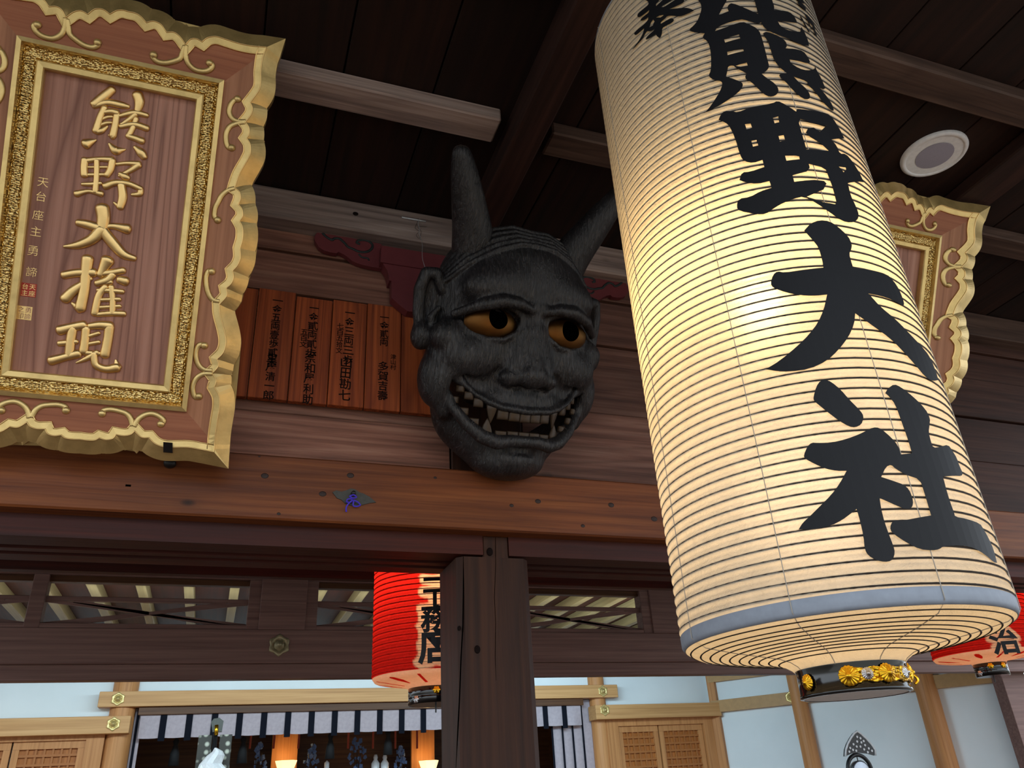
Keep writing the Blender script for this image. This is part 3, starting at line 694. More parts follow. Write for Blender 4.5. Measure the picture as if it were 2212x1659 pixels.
# four wooden rails, mitred at the corners
corners = [(uL, vT), (uR, vT), (uR, vB), (uL, vB)]
def rail_poly(side):
    def ins(p): 
        du, dv = (abs(p[0]-uC)-hu), (abs(p[1]-vC)-hv)
        if side in 'TB': return dv >= du-1e-6 and ((p[1] > vC) == (side == 'T'))
        return du > dv and ((p[0] > uC) == (side == 'R'))
    idx = [i for i in range(n) if ins(SB[i])]
    st = [k for k in range(len(idx)) if idx[k-1] != (idx[k]-1) % n or len(idx) == 1]
    k0 = st[0] if st else 0
    idx = idx[k0:]+idx[:k0]
    return [SB[i] for i in idx]
def mitre(c):
    s = (1 if c[0] > uC else -1, 1 if c[1] > vC else -1)
    best = min(SB, key=lambda p: (abs((abs(p[0]-uC)-hu)-(abs(p[1]-vC)-hv)) + (10 if (p[0] > uC) != (s[0] > 0) or (p[1] > vC) != (s[1] > 0) else 0)))
    return best
for side, ca, cb, mt in (('T', corners[0], corners[1], 'railH'), ('R', corners[1], corners[2], 'railV'), ('B', corners[2], corners[3], 'railH'), ('L', corners[3], corners[0], 'railV')):
    P = rail_poly(side)
    d0 = (P[0][0]-ca[0])**2+(P[0][1]-ca[1])**2; d1 = (P[-1][0]-ca[0])**2+(P[-1][1]-ca[1])**2
    if d1 < d0: P = P[::-1]
    poly = [ca, mitre(ca)] + P + [mitre(cb), cb]
    pp = [poly[0]]
    for p in poly[1:]:
        if (p[0]-pp[-1][0])**2+(p[1]-pp[-1][1])**2 > 1e-8: pp.append(p)
    V2, T = fill2d(pp)
    V = [pw(p.x, p.y, wface(p.x, p.y)) for p in V2]
    bmx = fix(V, T)
    for f in bmx.faces:
        if f.normal.dot(PN) < 0: f.normal_flip()
    putbm('frame_rail', bmx, M[mt], plq)
# gold border: outer fillet, hammered band, inner fillet
def rect_ring(name, prof, mat):
    """prof: list of (inset from the outer corner rectangle, depth)"""
    R = []
    for ins, d in prof:
        R.append([pw(uC+sx*(hu-ins), vC+sy*(hv-ins), d) for sx, sy in ((-1, 1), (1, 1), (1, -1), (-1, -1))])
    V, F = loft(R, True, False); return put(name, V, F, mat, plq)
rect_ring('outer_fillet', [(-0.003, 0.01), (-0.003, 0.034), (0.010, 0.037), (0.013, 0.024), (0.013, 0.01)], M['gold'])
rect_ring('hammered_border', [(0.013, 0.012), (0.013, 0.020), (0.022, 0.027), (0.042, 0.024), (0.050, 0.016), (0.05, 0.008)], M['gold_ham'])
rect_ring('inner_fillet', [(0.048, 0.0), (0.048, 0.024), (0.052, 0.027), (0.066, 0.024), (0.069, 0.020), (0.069, -0.01)], M['gold'])
ins = 0.066
V, F = prism([(uC-hu+ins, vC-hv+ins), (uC+hu-ins, vC-hv+ins), (uC+hu-ins, vC+hv-ins), (uC-hu+ins, vC+hv-ins)], [], pw, 0.0, -0.02)
panel = putbm('panel', fix(V, F), M['panel'], plq)
# scroll tails on the rails (right half traced, mirrored)
def sc(cf, L): return [puv(*cf(a, b), 0.035) for a, b in L]
scrolls = [sc(c1, [(1380, 345), (1362, 390), (1345, 430), (1300, 450), (1230, 462), (1170, 450), (1140, 420), (1145, 402)]),
  sc(c1, [(1390, 340), (1385, 400), (1400, 460), (1450, 510), (1520, 525), (1570, 510), (1585, 480), (1565, 465)]),
  sc(c1, [(1835, 905), (1790, 905), (1740, 885), (1712, 840), (1715, 790), (1740, 750), (1775, 735)]),
  sc(c1, [(1830, 915), (1770, 918), (1715, 940), (1688, 990), (1688, 1050), (1705, 1095), (1730, 1100)]),
  sc(c1, [(1752, 1405), (1700, 1420), (1655, 1455), (1630, 1500), (1605, 1550), (1600, 1610), (1625, 1640)]),
  sc(c2, [(1268, 565), (1230, 555), (1205, 520), (1192, 470), (1190, 420), (1205, 388), (1225, 390)]),
  sc(c2, [(1228, 965), (1180, 960), (1145, 930), (1130, 880), (1135, 840), (1155, 815), (1182, 820)]),
  sc(c2, [(1228, 985), (1175, 985), (1135, 1010), (1115, 1050), (1115, 1090), (1130, 1120), (1150, 1115)]),
  sc(c2, [(765, 1285), (755, 1245), (730, 1215), (690, 1200), (640, 1190), (600, 1195), (588, 1215)]),
  sc(c2, [(775, 1290), (800, 1245), (840, 1220), (880, 1215), (920, 1230), (945, 1255), (930, 1275)])]
for k, s in enumerate(scrolls):
    for mir in (0, 1):
        P = [Vector((2*uC-p[0], p[1], 0)) if mir else Vector((p[0], p[1], 0)) for p in s]
        P = catmull(P, 5)
        V, F = path_ribbon(P, 0.0165, 0.005, lambda u, v, d: pw(u, v, wface(u, v)+0.001+d))
        e_ = P[-1]
        V2, F2 = loft([[pw(e_.x+r_*math.cos(2*PI*j/12), e_.y+r_*math.sin(2*PI*j/12), wface(e_.x, e_.y)+d) for j in range(12)] for r_, d in ((0.0115, 0.0), (0.0105, 0.004), (0.006, 0.008), (0.0004, 0.009))])
        V, F = merge([(V, F), (V2, F2)])
        put('gold_scroll', V, F, M['gold'], plq, True)
# the second plaque hangs in the same way in the next bay; its upright rails are broader and its panel narrower
S2V = Vector((2.76, 0, 0)); plq2 = copy_tree(plq, None, S2V)
plq2['label'] = 'wooden plaque in a scalloped gold frame, half hidden behind the big white lantern'
def remap(x):
    if x > uR: return 2.62 + (x-uR)*1.57
    if x < uL: return 2.62 - (uR-uL)*0.9 + (x-uL)*1.2
    return 2.62 + (x-uR)*0.9
def widen(o_):
    if o_.type == 'MESH':
        o_.data = o_.data.copy()
        for v in o_.data.vertices: v.co.x = PO.x + remap(v.co.x + WL[o_].x - S2V.x - PO.x) - WL[o_].x
    for ch_ in o_.children: widen(ch_)
widen(plq2)
# ---- golden characters of the left plaque
S1 = lambda L: [puv(*c1(a, b), 0.006)+(w_/3.456*PXM*1.38,) for a, b, w_ in L]
S2 = lambda L: [puv(*c2(a, b), 0.006)+(w_/2.677*PXM*1.38,) for a, b, w_ in L]
CH = [
 (S1, [[(835, 665, 50), (775, 715, 58), (700, 775, 52)], [(700, 785, 40), (800, 762, 46), (900, 780, 46), (955, 792, 30)], [(780, 800, 40), (745, 870, 40), (715, 975, 48)], [(765, 835, 30), (830, 828, 40), (870, 838, 44)], [(872, 840, 40), (860, 920, 42), (840, 1010, 46)], [(765, 885, 18), (800, 870, 22), (835, 868, 20)], [(750, 930, 20), (790, 915, 26), (830, 912, 20)], [(725, 980, 40), (760, 970, 36), (800, 940, 14)], [(840, 1015, 44), (810, 1005, 14)],
   [(1025, 705, 66), (1040, 760, 60), (1020, 840, 34)], [(890, 862, 26), (1000, 838, 40), (1095, 858, 34)], [(1010, 850, 36), (960, 890, 30), (905, 925, 22)], [(900, 940, 34), (1000, 925, 42), (1095, 955, 44)], [(1015, 880, 34), (990, 950, 34), (955, 1015, 36)], [(960, 1015, 36), (1010, 1030, 40), (1060, 1050, 46)],
   [(640, 1072, 66), (680, 1055, 40), (715, 1042, 12)], [(815, 1070, 20), (860, 1120, 56), (900, 1118, 34), (935, 1112, 10)], [(1005, 1095, 24), (1050, 1135, 56), (1075, 1170, 44)]]),
 (S1, [[(632, 1190, 46), (625, 1250, 44), (628, 1305, 46)], [(630, 1198, 38), (740, 1185, 32), (835, 1190, 42)], [(838, 1195, 44), (825, 1260, 42), (795, 1305, 40)], [(720, 1195, 34), (720, 1300, 34), (710, 1430, 38)], [(650, 1245, 18), (800, 1245, 20)], [(640, 1302, 26), (800, 1300, 26)], [(612, 1372, 22), (680, 1372, 30), (750, 1365, 26)], [(570, 1445, 44), (660, 1425, 26), (755, 1445, 40)],
   [(870, 1222, 24), (950, 1215, 28), (1035, 1222, 42)], [(1035, 1228, 42), (970, 1270, 34), (890, 1310, 24)], [(895, 1295, 30), (930, 1315, 46), (955, 1325, 34)], [(785, 1388, 46), (860, 1362, 40), (960, 1370, 38), (1050, 1408, 36)], [(1050, 1410, 36), (1040, 1445, 38), (985, 1450, 22)], [(905, 1380, 50), (915, 1470, 54), (895, 1545, 46)], [(895, 1545, 36), (850, 1510, 14)]]),
 (S2, [[(590, 25, 66), (597, 80, 62), (590, 140, 54)], [(450, 108, 34), (500, 118, 44), (570, 140, 48)], [(590, 138, 30), (650, 128, 30), (735, 145, 52)], [(585, 150, 56), (530, 205, 52), (450, 238, 40), (370, 246, 14)], [(590, 150, 54), (650, 225, 54), (710, 290, 46), (775, 315, 30)]]),
 (S2, [[(368, 412, 40), (440, 400, 42), (540, 398, 46)], [(505, 318, 56), (495, 400, 50), (485, 500, 48), (462, 605, 52)], [(462, 608, 44), (415, 575, 14)], [(375, 550, 50), (430, 495, 44), (525, 432, 18)],
   [(620, 328, 64), (595, 375, 44), (578, 410, 36)], [(570, 405, 30), (640, 398, 34), (712, 385, 34)], [(650, 410, 36), (620, 440, 38), (560, 460, 34)], [(590, 460, 24), (640, 452, 28)], [(690, 438, 40), (725, 448, 48)], [(608, 480, 32), (570, 530, 34), (545, 635, 36)], [(565, 500, 22), (640, 502, 26), (708, 508, 26)], [(570, 556, 20), (690, 552, 24)], [(566, 600, 20), (692, 592, 22)], [(560, 640, 24), (640, 634, 30), (716, 636, 30)], [(642, 480, 30), (650, 560, 30), (648, 636, 30)]]),
 (S2, [[(345, 732, 50), (410, 715, 44), (482, 702, 46)], [(418, 720, 44), (405, 800, 44), (398, 880, 44)], [(342, 808, 30), (440, 798, 26)], [(295, 908, 46), (370, 888, 40), (450, 868, 42)],
   [(495, 722, 40), (490, 790, 40), (480, 855, 42)], [(520, 708, 34), (580, 702, 42), (635, 708, 48)], [(632, 712, 46), (622, 790, 44), (605, 875, 46)], [(505, 768, 22), (570, 748, 20)], [(505, 812, 22), (570, 800, 22)], [(490, 862, 30), (590, 868, 22)], [(560, 860, 28), (500, 895, 26), (440, 920, 10)], [(542, 868, 32), (552, 930, 36), (610, 956, 38), (675, 948, 46)], [(678, 945, 40), (668, 905, 12)]])]
for f, strokes in CH:
    parts = [stroke(f(L), pw, 0.34, 0.001+0.0004*(i % 4), 5, 12, 0.019) for i, L in enumerate(strokes)]
    V, F = merge(parts); put('golden_character', V, F, M['gold_line'], plq, True)
# small signature and the two seals
def place_text(s, cx, cy, size, depth, off=0.0):
    V, F = glyph(s, off); return [pw(cx+v.x*size, cy+v.y*size, depth) for v in V], F
sigs = [('天', c1(322, 1362)), ('台', c1(308, 1468)), ('座', c1(285, 1605)), ('主', c2(208, 160)), ('勇', c2(190, 272)), ('諦', c2(182, 395))]
for ch_, p in sigs:
    u, v = puv(*p); V, F = place_text(ch_, u, v, 0.030, 0.0012, -0.01); put('signature_character', V, F, M['gold_line'], plq)
for (px_, py_, col, tcol, tx) in ((62.0, 626.5, 'seal_red', 'gold_line', '台天主座'), (52.5, 676.0, 'gold_line', 'panel', '之勇印諦')):
    u, v = puv(px_, py_); s = 0.019
    V, F = prism([(u-s, v-s), (u+s, v-s), (u+s, v+s), (u-s, v+s)], [], pw, 0.0012, -0.001)
    so = putbm('seal', fix(V, F), M[col], plq); so['label'] = 'red square seal' if col == 'seal_red' else 'pale square seal'
    parts = [place_text(c_, u+(-0.009 if k % 2 == 0 else 0.009), v+(0.009 if k < 2 else -0.009), 0.0175, 0.0018, 0.0) for k, c_ in enumerate(tx)]
    V, F = merge(parts); put('seal_script', V, F, M[tcol], so)

# ================================================================== DEMON MASK
TM = math.radians(28)
MV = Vector((0, -math.sin(TM), math.cos(TM))); MNn = Vector((0, -math.cos(TM), -math.sin(TM)))
MO = onY(1092, 740, 2.28)
MYAW = math.radians(10)
X0 = Vector((1, 0, 0)); MU = X0*math.cos(MYAW) - MNn*math.sin(MYAW); MNn = MNn*math.cos(MYAW) + X0*math.sin(MYAW)
MO = MO + MU*0.031
def mw(u, v, d): return MO + MU*u + MV*v + MNn*d
class Field:
    def __init__(s, lo, hi, h):
        s.lo = np.array(lo, float); s.h = h; s.n = (np.ceil((np.array(hi)-s.lo)/h)).astype(int)+1
        s.ax = [s.lo[i]+h*np.arange(s.n[i]) for i in range(3)]
        s.D = np.full(s.n, 0.4, np.float32)
    def sub(s, lo, hi):
        a = np.maximum(0, np.floor((np.array(lo)-s.lo)/s.h).astype(int)); b = np.minimum(s.n, np.ceil((np.array(hi)-s.lo)/s.h).astype(int)+1)
        sl = tuple(slice(a[i], b[i]) for i in range(3))
        g = np.meshgrid(*[s.ax[i][sl[i]] for i in range(3)], indexing='ij')
        return sl, g
    def blend(s, sl, d, k, op):
        a = s.D[sl]
        if op == 'u':
            hh = np.maximum(k-np.abs(a-d), 0)/k; s.D[sl] = np.minimum(a, d)-hh*hh*k*0.25
        else:
            d = -d; hh = np.maximum(k-np.abs(a-d), 0)/k; s.D[sl] = np.maximum(a, d)+hh*hh*k*0.25
    def ell(s, c, r, k=0.03, op='u', rot=0.0):
        c = np.array(c, float); r = np.array(r, float); m_ = max(r)*(1.0 if rot else 1.0)
        pad = k+0.02; rr = np.array([m_, m_, r[2]]) if rot else r
        sl, g = s.sub(c-rr-pad, c+rr+pad)
        x, y, z = g[0]-c[0], g[1]-c[1], g[2]-c[2]
        if rot: cs, sn = math.cos(rot), math.sin(rot); x, y = x*cs+y*sn, -x*sn+y*cs
        k0 = np.sqrt((x/r[0])**2+(y/r[1])**2+(z/r[2])**2); k1 = np.sqrt((x/r[0]**2)**2+(y/r[1]**2)**2+(z/r[2]**2)**2)+1e-9
        s.blend(sl, k0*(k0-1)/k1, k, op)
    def cap(s, P, R, k=0.02, op='u'):
        P = np.array(P, float); R = np.array(R if isinstance(R, (list, tuple)) else [R]*len(P), float); pad = R.max()+k+0.01
        sl, g = s.sub(P.min(0)-pad, P.max(0)+pad)
        d = None
        for i in range(len(P)-1):
            a, b = P[i], P[i+1]; ba = b-a; L = (ba*ba).sum()+1e-12
            h = np.clip(((g[0]-a[0])*ba[0]+(g[1]-a[1])*ba[1]+(g[2]-a[2])*ba[2])/L, 0, 1)
            dd = np.sqrt((g[0]-a[0]-h*ba[0])**2+(g[1]-a[1]-h*ba[1])**2+(g[2]-a[2]-h*ba[2])**2)-(R[i]+(R[i+1]-R[i])*h)
            d = dd if d is None else np.minimum(d, dd)
        s.blend(sl, d, k, op)
    def polycut(s, poly, z0, z1, k=0.01):
        poly = np.array(poly, float); lo = poly.min(0)-0.03; hi = poly.max(0)+0.03
        sl, g = s.sub((lo[0], lo[1], z0-0.03), (hi[0], hi[1], z1+0.03))
        X, Y = g[0][:, :, 0], g[1][:, :, 0]; d2 = np.full(X.shape, 1e9); ins = np.zeros(X.shape, bool); n_ = len(poly)
        for i in range(n_):
            a, b = poly[i], poly[(i+1) % n_]; e = b-a
            t = np.clip(((X-a[0])*e[0]+(Y-a[1])*e[1])/((e*e).sum()+1e-12), 0, 1)
            d2 = np.minimum(d2, (X-a[0]-t*e[0])**2+(Y-a[1]-t*e[1])**2)
            c = ((a[1] > Y) != (b[1] > Y)) & (X < (b[0]-a[0])*(Y-a[1])/((b[1]-a[1])+1e-12)+a[0]); ins ^= c
        sd = np.sqrt(d2); sd[ins] *= -1
        dz = np.maximum(z0-g[2], g[2]-z1); d = np.maximum(sd[:, :, None], dz)
        s.blend(sl, d, k, 'd')
    def mesh(s):
        D = s.D; nx, ny, nz = D.shape; neg = D < 0
        cellsum = np.zeros((nx-1, ny-1, nz-1), np.int8)
        for i in (0, 1):
            for j in (0, 1):
                for k in (0, 1): cellsum += neg[i:nx-1+i, j:ny-1+j, k:nz-1+k]
        act = (cellsum > 0) & (cellsum < 8); idx = np.full(act.shape, -1, np.int64); A = np.argwhere(act); idx[act] = np.arange(len(A))
        P = np.zeros((len(A), 3)); C = np.zeros(len(A))
        cs = [(i, j, k) for i in (0, 1) for j in (0, 1) for k in (0, 1)]
        for a in cs:
            for ax in range(3):
                if a[ax]: continue
                b = list(a); b[ax] = 1
                da = D[A[:, 0]+a[0], A[:, 1]+a[1], A[:, 2]+a[2]]; db = D[A[:, 0]+b[0], A[:, 1]+b[1], A[:, 2]+b[2]]
                cr_ = (da < 0) != (db < 0); t = np.where(cr_, da/(da-db+1e-20), 0)
                q = np.tile(np.array(a, float), (len(A), 1)); q[:, ax] = t
                P += np.where(cr_[:, None], q, 0); C += cr_
        P = s.lo + (A + P/C[:, None])*s.h
        F = []
        for ax in range(3):
            u, v = (ax+1) % 3, (ax+2) % 3
            a = [slice(1, -1)]*3; a[ax] = slice(0, -1); b = [slice(1, -1)]*3; b[ax] = slice(1, None)
            na, nb = neg[tuple(a)], neg[tuple(b)]; E = np.argwhere(na != nb)
            off = np.ones(3, int); off[ax] = 0; E2 = E+off
            sgn = na[E[:, 0], E[:, 1], E[:, 2]]
            def at(du, dv):
                q = E2.copy(); q[:, u] -= du; q[:, v] -= dv; return idx[q[:, 0], q[:, 1], q[:, 2]]
            quad = np.stack([at(1, 1), at(0, 1), at(0, 0), at(1, 0)], 1)
            quad[~sgn] = quad[~sgn][:, ::-1]; F.append(quad)
        return P, np.concatenate(F)
H = 0.004
fd = Field((-0.42, -0.52, -0.09), (0.42, 0.46, 0.33), H)
def both(fn):
    fn(1); fn(-1)
E_ = fd.ell; K_ = fd.cap
E_((0, 0.095, -0.045), (0.302, 0.325, 0.190), 0.03)               # skull
E_((0, -0.10, -0.04), (0.315, 0.25, 0.165), 0.06)                 # face
E_((0, -0.26, -0.025), (0.272, 0.185, 0.135), 0.05)               # jaw
E_((0, -0.345, 0.02), (0.175, 0.13, 0.110), 0.05)
E_((0, -0.425, 0.050), (0.132, 0.060, 0.088), 0.035)              # chin
E_((0, -0.405, 0.115), (0.062, 0.045, 0.045), 0.03)
E_((0, 0.225, 0.060), (0.20, 0.125, 0.088), 0.06)                   # forehead dome
for s in (1, -1):
    E_((s*0.130, 0.178, 0.092), (0.125, 0.070, 0.072), 0.05, rot=-s*0.15)   # brow bulge
    K_([(s*0.030, 0.110, 0.160), (s*0.080, 0.122, 0.172), (s*0.14, 0.122, 0.170), (s*0.205, 0.102, 0.146), (s*0.278, 0.066, 0.085)], [0.013, 0.019, 0.022, 0.021, 0.013], 0.020)
    E_((s*0.185, -0.065, 0.078), (0.115, 0.075, 0.058), 0.045, rot=-s*0.2)     # cheek under the eye
    E_((s*0.268, -0.012, 0.045), (0.072, 0.060, 0.058), 0.03)         # cheek bone
    E_((s*0.285, -0.150, 0.010), (0.066, 0.105, 0.072), 0.03)        # swollen mouth corner
    K_([(s*0.245, -0.115, 0.075), (s*0.275, -0.145, 0.060), (s*0.285, -0.20, 0.045), (s*0.262, -0.265, 0.04)], [0.020, 0.028, 0.030, 0.026], 0.03)
    K_([(s*0.018, 0.128, 0.148), (s*0.020, 0.165, 0.140), (s*0.012, 0.19, 0.135)], [0.014, 0.012, 0.006], 0.02)
    K_([(s*0.020, 0.03, 0.125), (s*0.055, -0.09, 0.135)], [0.030, 0.036], 0.03)   # flanks of the nose
# nose
K_([(0, 0.145, 0.128), (0, 0.06, 0.140), (0, -0.04, 0.158), (0, -0.105, 0.172)], [0.022, 0.024, 0.031, 0.038], 0.028)
E_((0, -0.122, 0.165), (0.058, 0.036, 0.040), 0.02)
for s in (1, -1):
    E_((s*0.070, -0.127, 0.135), (0.040, 0.032, 0.040), 0.015)
    K_([(s*0.112, -0.105, 0.128), (s*0.150, -0.148, 0.122), (s*0.20, -0.150, 0.100), (s*0.240, -0.118, 0.075)], [0.004, 0.007, 0.007, 0.004], 0.022, 'd')   # fold beside the nose
    E_((s*0.042, -0.160, 0.160), (0.031, 0.012, 0.036), 0.006, 'd')    # nostril
# muzzle and lips
E_((0, -0.205, 0.075), (0.175, 0.052, 0.072), 0.035)
up = [(-0.262, -0.145, 0.060), (-0.222, -0.163, 0.090), (-0.184, -0.194, 0.112), (-0.139, -0.217, 0.131), (-0.092, -0.231, 0.144), (0, -0.237, 0.153), (0.092, -0.231, 0.144), (0.139, -0.217, 0.131), (0.184, -0.194, 0.112), (0.222, -0.163, 0.090), (0.262, -0.145, 0.060)]
lo_ = [(-0.268, -0.19, 0.045), (-0.242, -0.248, 0.078), (-0.200, -0.298, 0.108), (-0.150, -0.335, 0.134), (-0.10, -0.349, 0.150), (-0.05, -0.340, 0.156), (0, -0.340, 0.158), (0.05, -0.340, 0.156), (0.10, -0.349, 0.150), (0.150, -0.335, 0.134), (0.200, -0.298, 0.108), (0.242, -0.248, 0.078), (0.268, -0.19, 0.045)]
mouth = [(-0.262, -0.150), (-0.222, -0.170), (-0.184, -0.203), (-0.139, -0.227), (-0.092, -0.240), (0, -0.247), (0.092, -0.240), (0.139, -0.227), (0.184, -0.203), (0.222, -0.170), (0.262, -0.150), (0.262, -0.197), (0.233, -0.236), (0.196, -0.275), (0.136, -0.315), (0.06, -0.323), (0, -0.322), (-0.06, -0.323), (-0.136, -0.315), (-0.196, -0.275), (-0.233, -0.236), (-0.262, -0.197)]
fd.polycut(mouth, -0.2, 0.4, 0.008)
K_(up, [0.006, 0.007, 0.008, 0.009, 0.010, 0.011, 0.010, 0.009, 0.008, 0.007, 0.006], 0.022)
K_(lo_, [0.014, 0.018, 0.021, 0.024, 0.025, 0.022, 0.020, 0.022, 0.025, 0.024, 0.021, 0.018, 0.014], 0.018)
K_([(-0.13, -0.388, 0.128), (-0.06, -0.376, 0.150), (0, -0.374, 0.154), (0.06, -0.376, 0.150), (0.13, -0.388, 0.128)], 0.008, 0.016, 'd')     # furrow under the lip
# eyes
for s in (1, -1):
    E_((s*0.143, 0.048, 0.122), (0.098, 0.057, 0.056), 0.009, 'd', rot=-s*0.08)
    K_([(s*0.046, 0.082, 0.135), (s*0.062, 0.030, 0.134), (s*0.11, -0.002, 0.136), (s*0.17, -0.006, 0.122), (s*0.225, 0.016, 0.095), (s*0.252, 0.044, 0.078)], [0.005, 0.007, 0.009, 0.009, 0.008, 0.005], 0.012)   # lower lid
    # ear
    ez = 0.0 if s < 0 else -0.012
    E_((s*0.328, 0.090, -0.045), (0.038, 0.125, 0.042), 0.015)
    K_([(s*0.298, 0.150, 0.000+ez), (s*0.322, 0.200, -0.008+ez), (s*0.350, 0.196, -0.020+ez), (s*0.366, 0.14, -0.028+ez), (s*0.364, 0.06, -0.028+ez), (s*0.358, 0.015, -0.020+ez)], [0.016, 0.022, 0.024, 0.022, 0.019, 0.017], 0.014)
    E_((s*0.350, -0.018, -0.012+ez), (0.036, 0.048, 0.038), 0.016)
    E_((s*0.334, 0.105, -0.004+ez), (0.016, 0.070, 0.022), 0.014, 'd')
    K_([(s*0.305, 0.085, 0.010+ez), (s*0.328, 0.050, 0.004+ez), (s*0.322, 0.020, 0.008+ez)], [0.008, 0.013, 0.009], 0.010)
# combed hair along the brow line
E_((0, 0.180, -0.055), (0.298, 0.238, 0.190), 0.012)
for j in range(5):
    for s in (1, -1):
        o_ = j*0.019
        K_([(s*0.004, 0.340+o_*0.75, 0.113-o_*0.9), (s*0.07, 0.335+o_*0.9, 0.112-o_*1.0), (s*0.141, 0.306+o_*1.0, 0.104-o_*1.0), (s*0.235, 0.243+o_*0.95, 0.064-o_*0.85), (s*0.292, 0.178+o_*0.6, 0.012-o_*0.5)], [0.009, 0.009, 0.0095, 0.009, 0.007], 0.005)
# flat, hollow back
sl = tuple(slice(None) for _ in range(3)); Z = fd.ax[2][None, None, :]
fd.D = np.maximum(fd.D, -(fd.D+0.030))          # carved hollow from behind
fd.D = np.maximum(fd.D, (-0.062 - Z)).astype(np.float32)
P_, F_ = fd.mesh()
# a little smoothing
adjn = np.concatenate([F_[:, [0, 1]], F_[:, [1, 2]], F_[:, [2, 3]], F_[:, [3, 0]]])
for it in range(2):
    acc = np.zeros_like(P_); cnt = np.zeros(len(P_))
    np.add.at(acc, adjn[:, 0], P_[adjn[:, 1]]); np.add.at(cnt, adjn[:, 0], 1)
    P_ = P_*0.5 + 0.5*acc/np.maximum(cnt, 1)[:, None]
def skin(name):
    k = N(name); tc = k.n('TexCoord')
    mp1 = k.n('Mapping'); mp1.inputs['Scale'].default_value = (120, 30, 24); mp1.inputs['Rotation'].default_value = (0, 0.25, 0.1); k.l(tc.outputs['Object'], mp1.inputs['Vector'])
    a = k.noise(mp1.outputs[0], 1.0, 4, 0.6, 1.2)
    b = k.noise(tc.outputs['Object'], 9, 4, 0.6)
    col = k.ramp(b, [(0.3, lin('#111011')), (0.55, lin('#1b191b')), (0.75, lin('#262325'))])
    chips = k.ramp(k.noise(tc.outputs['Object'], 70, 3, 0.7), [(0.70, (0, 0, 0, 1)), (0.76, (1, 1, 1, 1))])
    col = k.mix(k.math('MULTIPLY', chips, 0.35), col, lin('#5b5048'))
    col = k.mix(k.ramp(a, [(0.5, (0, 0, 0, 1)), (0.72, (0.85, 0.85, 0.85, 1))]), col, lin('#3a3739'))
    k.l(col, k.b.inputs['Base Color']); k.b.inputs['Roughness'].default_value = 0.42; k.b.inputs['Specular IOR Level'].default_value = 0.5
    k.bump(a, 1.0, 0.008)
    return k.m
M['mask'] = skin('smoked_mask_wood')
msk = empty('demon_mask', mw(0, -0.46, 0.0))
tag(msk, 'huge dark carved demon mask with two horns, golden eyes and a toothy grin, leaning forward', 'mask')
Vw = [mw(*p) for p in P_]
put('face', Vw, [tuple(int(i) for i in f) for f in F_], M['mask'], msk, True)
# horns
for s in (1, -1):
    ax_ = [Vector(p) for p in ((s*0.175, 0.27, -0.03), (s*0.205, 0.355, 0.0), (s*0.248, 0.445, 0.038), (s*0.293, 0.535, 0.075), (s*0.324, 0.60, 0.098), (s*0.331, 0.617, 0.104))]
    P = catmull(ax_, 8); n_ = len(P)
    rad = [0.080*(1-i/(n_-1))**0.85*0.84+0.017*(1-(i/(n_-1))**6) for i in range(n_)]
    rad[-1] = 0.003
    V, F = tube(P, rad, 24); V = [mw(*v) for v in V]
    put('horn', V, F, M['mask'], msk, True)
# eyes: gilded shell with an open round pupil, dark inside
for s, gx, gy in ((-1, 0.004, 0.018), (1, 0.008, 0.014)):
    c = Vector((s*0.143, 0.048, 0.086)); rr = Vector((0.102, 0.062, 0.058))
    pr_ = 0.036; nr, na = 14, 40; px0, py0 = gx, gy
    def onshell(x, y):
        q = max(0.0, 1-(x/rr.x)**2-(y/rr.y)**2); return Vector((c.x+x, c.y+y, c.z+rr.z*math.sqrt(q)))
    rings = []
    for i in range(nr+1):
        f = i/nr; ring = []
        for j in range(na):
            a = 2*PI*j/na
            xi, yi = px0+pr_*math.cos(a), py0+pr_*math.sin(a); xo, yo = rr.x*0.995*math.cos(a), rr.y*0.995*math.sin(a)
            ring.append(onshell(xi+(xo-xi)*f, yi+(yo-yi)*f))
        rings.append(ring)
    V, F = loft([[mw(*p) for p in r] for r in rings], True, False)
    eo = put('eye', V, F, M['gold_eye'] if 'gold_eye' in M else M['gold'], msk, True)
    rim_ = rings[0]
    V, F = loft([[mw(*p) for p in rim_], [mw(p.x, p.y, p.z-0.018) for p in rim_]], True, False)
    V2, F2 = loft([[mw(p.x, p.y, p.z-0.018) for p in rim_], [mw(c.x+px0+(p.x-c.x-px0)*0.02, c.y+py0+(p.y-c.y-py0)*0.02, c.z+0.03) for p in rim_]], True, True)
    V, F = merge([(V, F), (V2, F2)]); put('pupil', V, F, M['void'], eo)
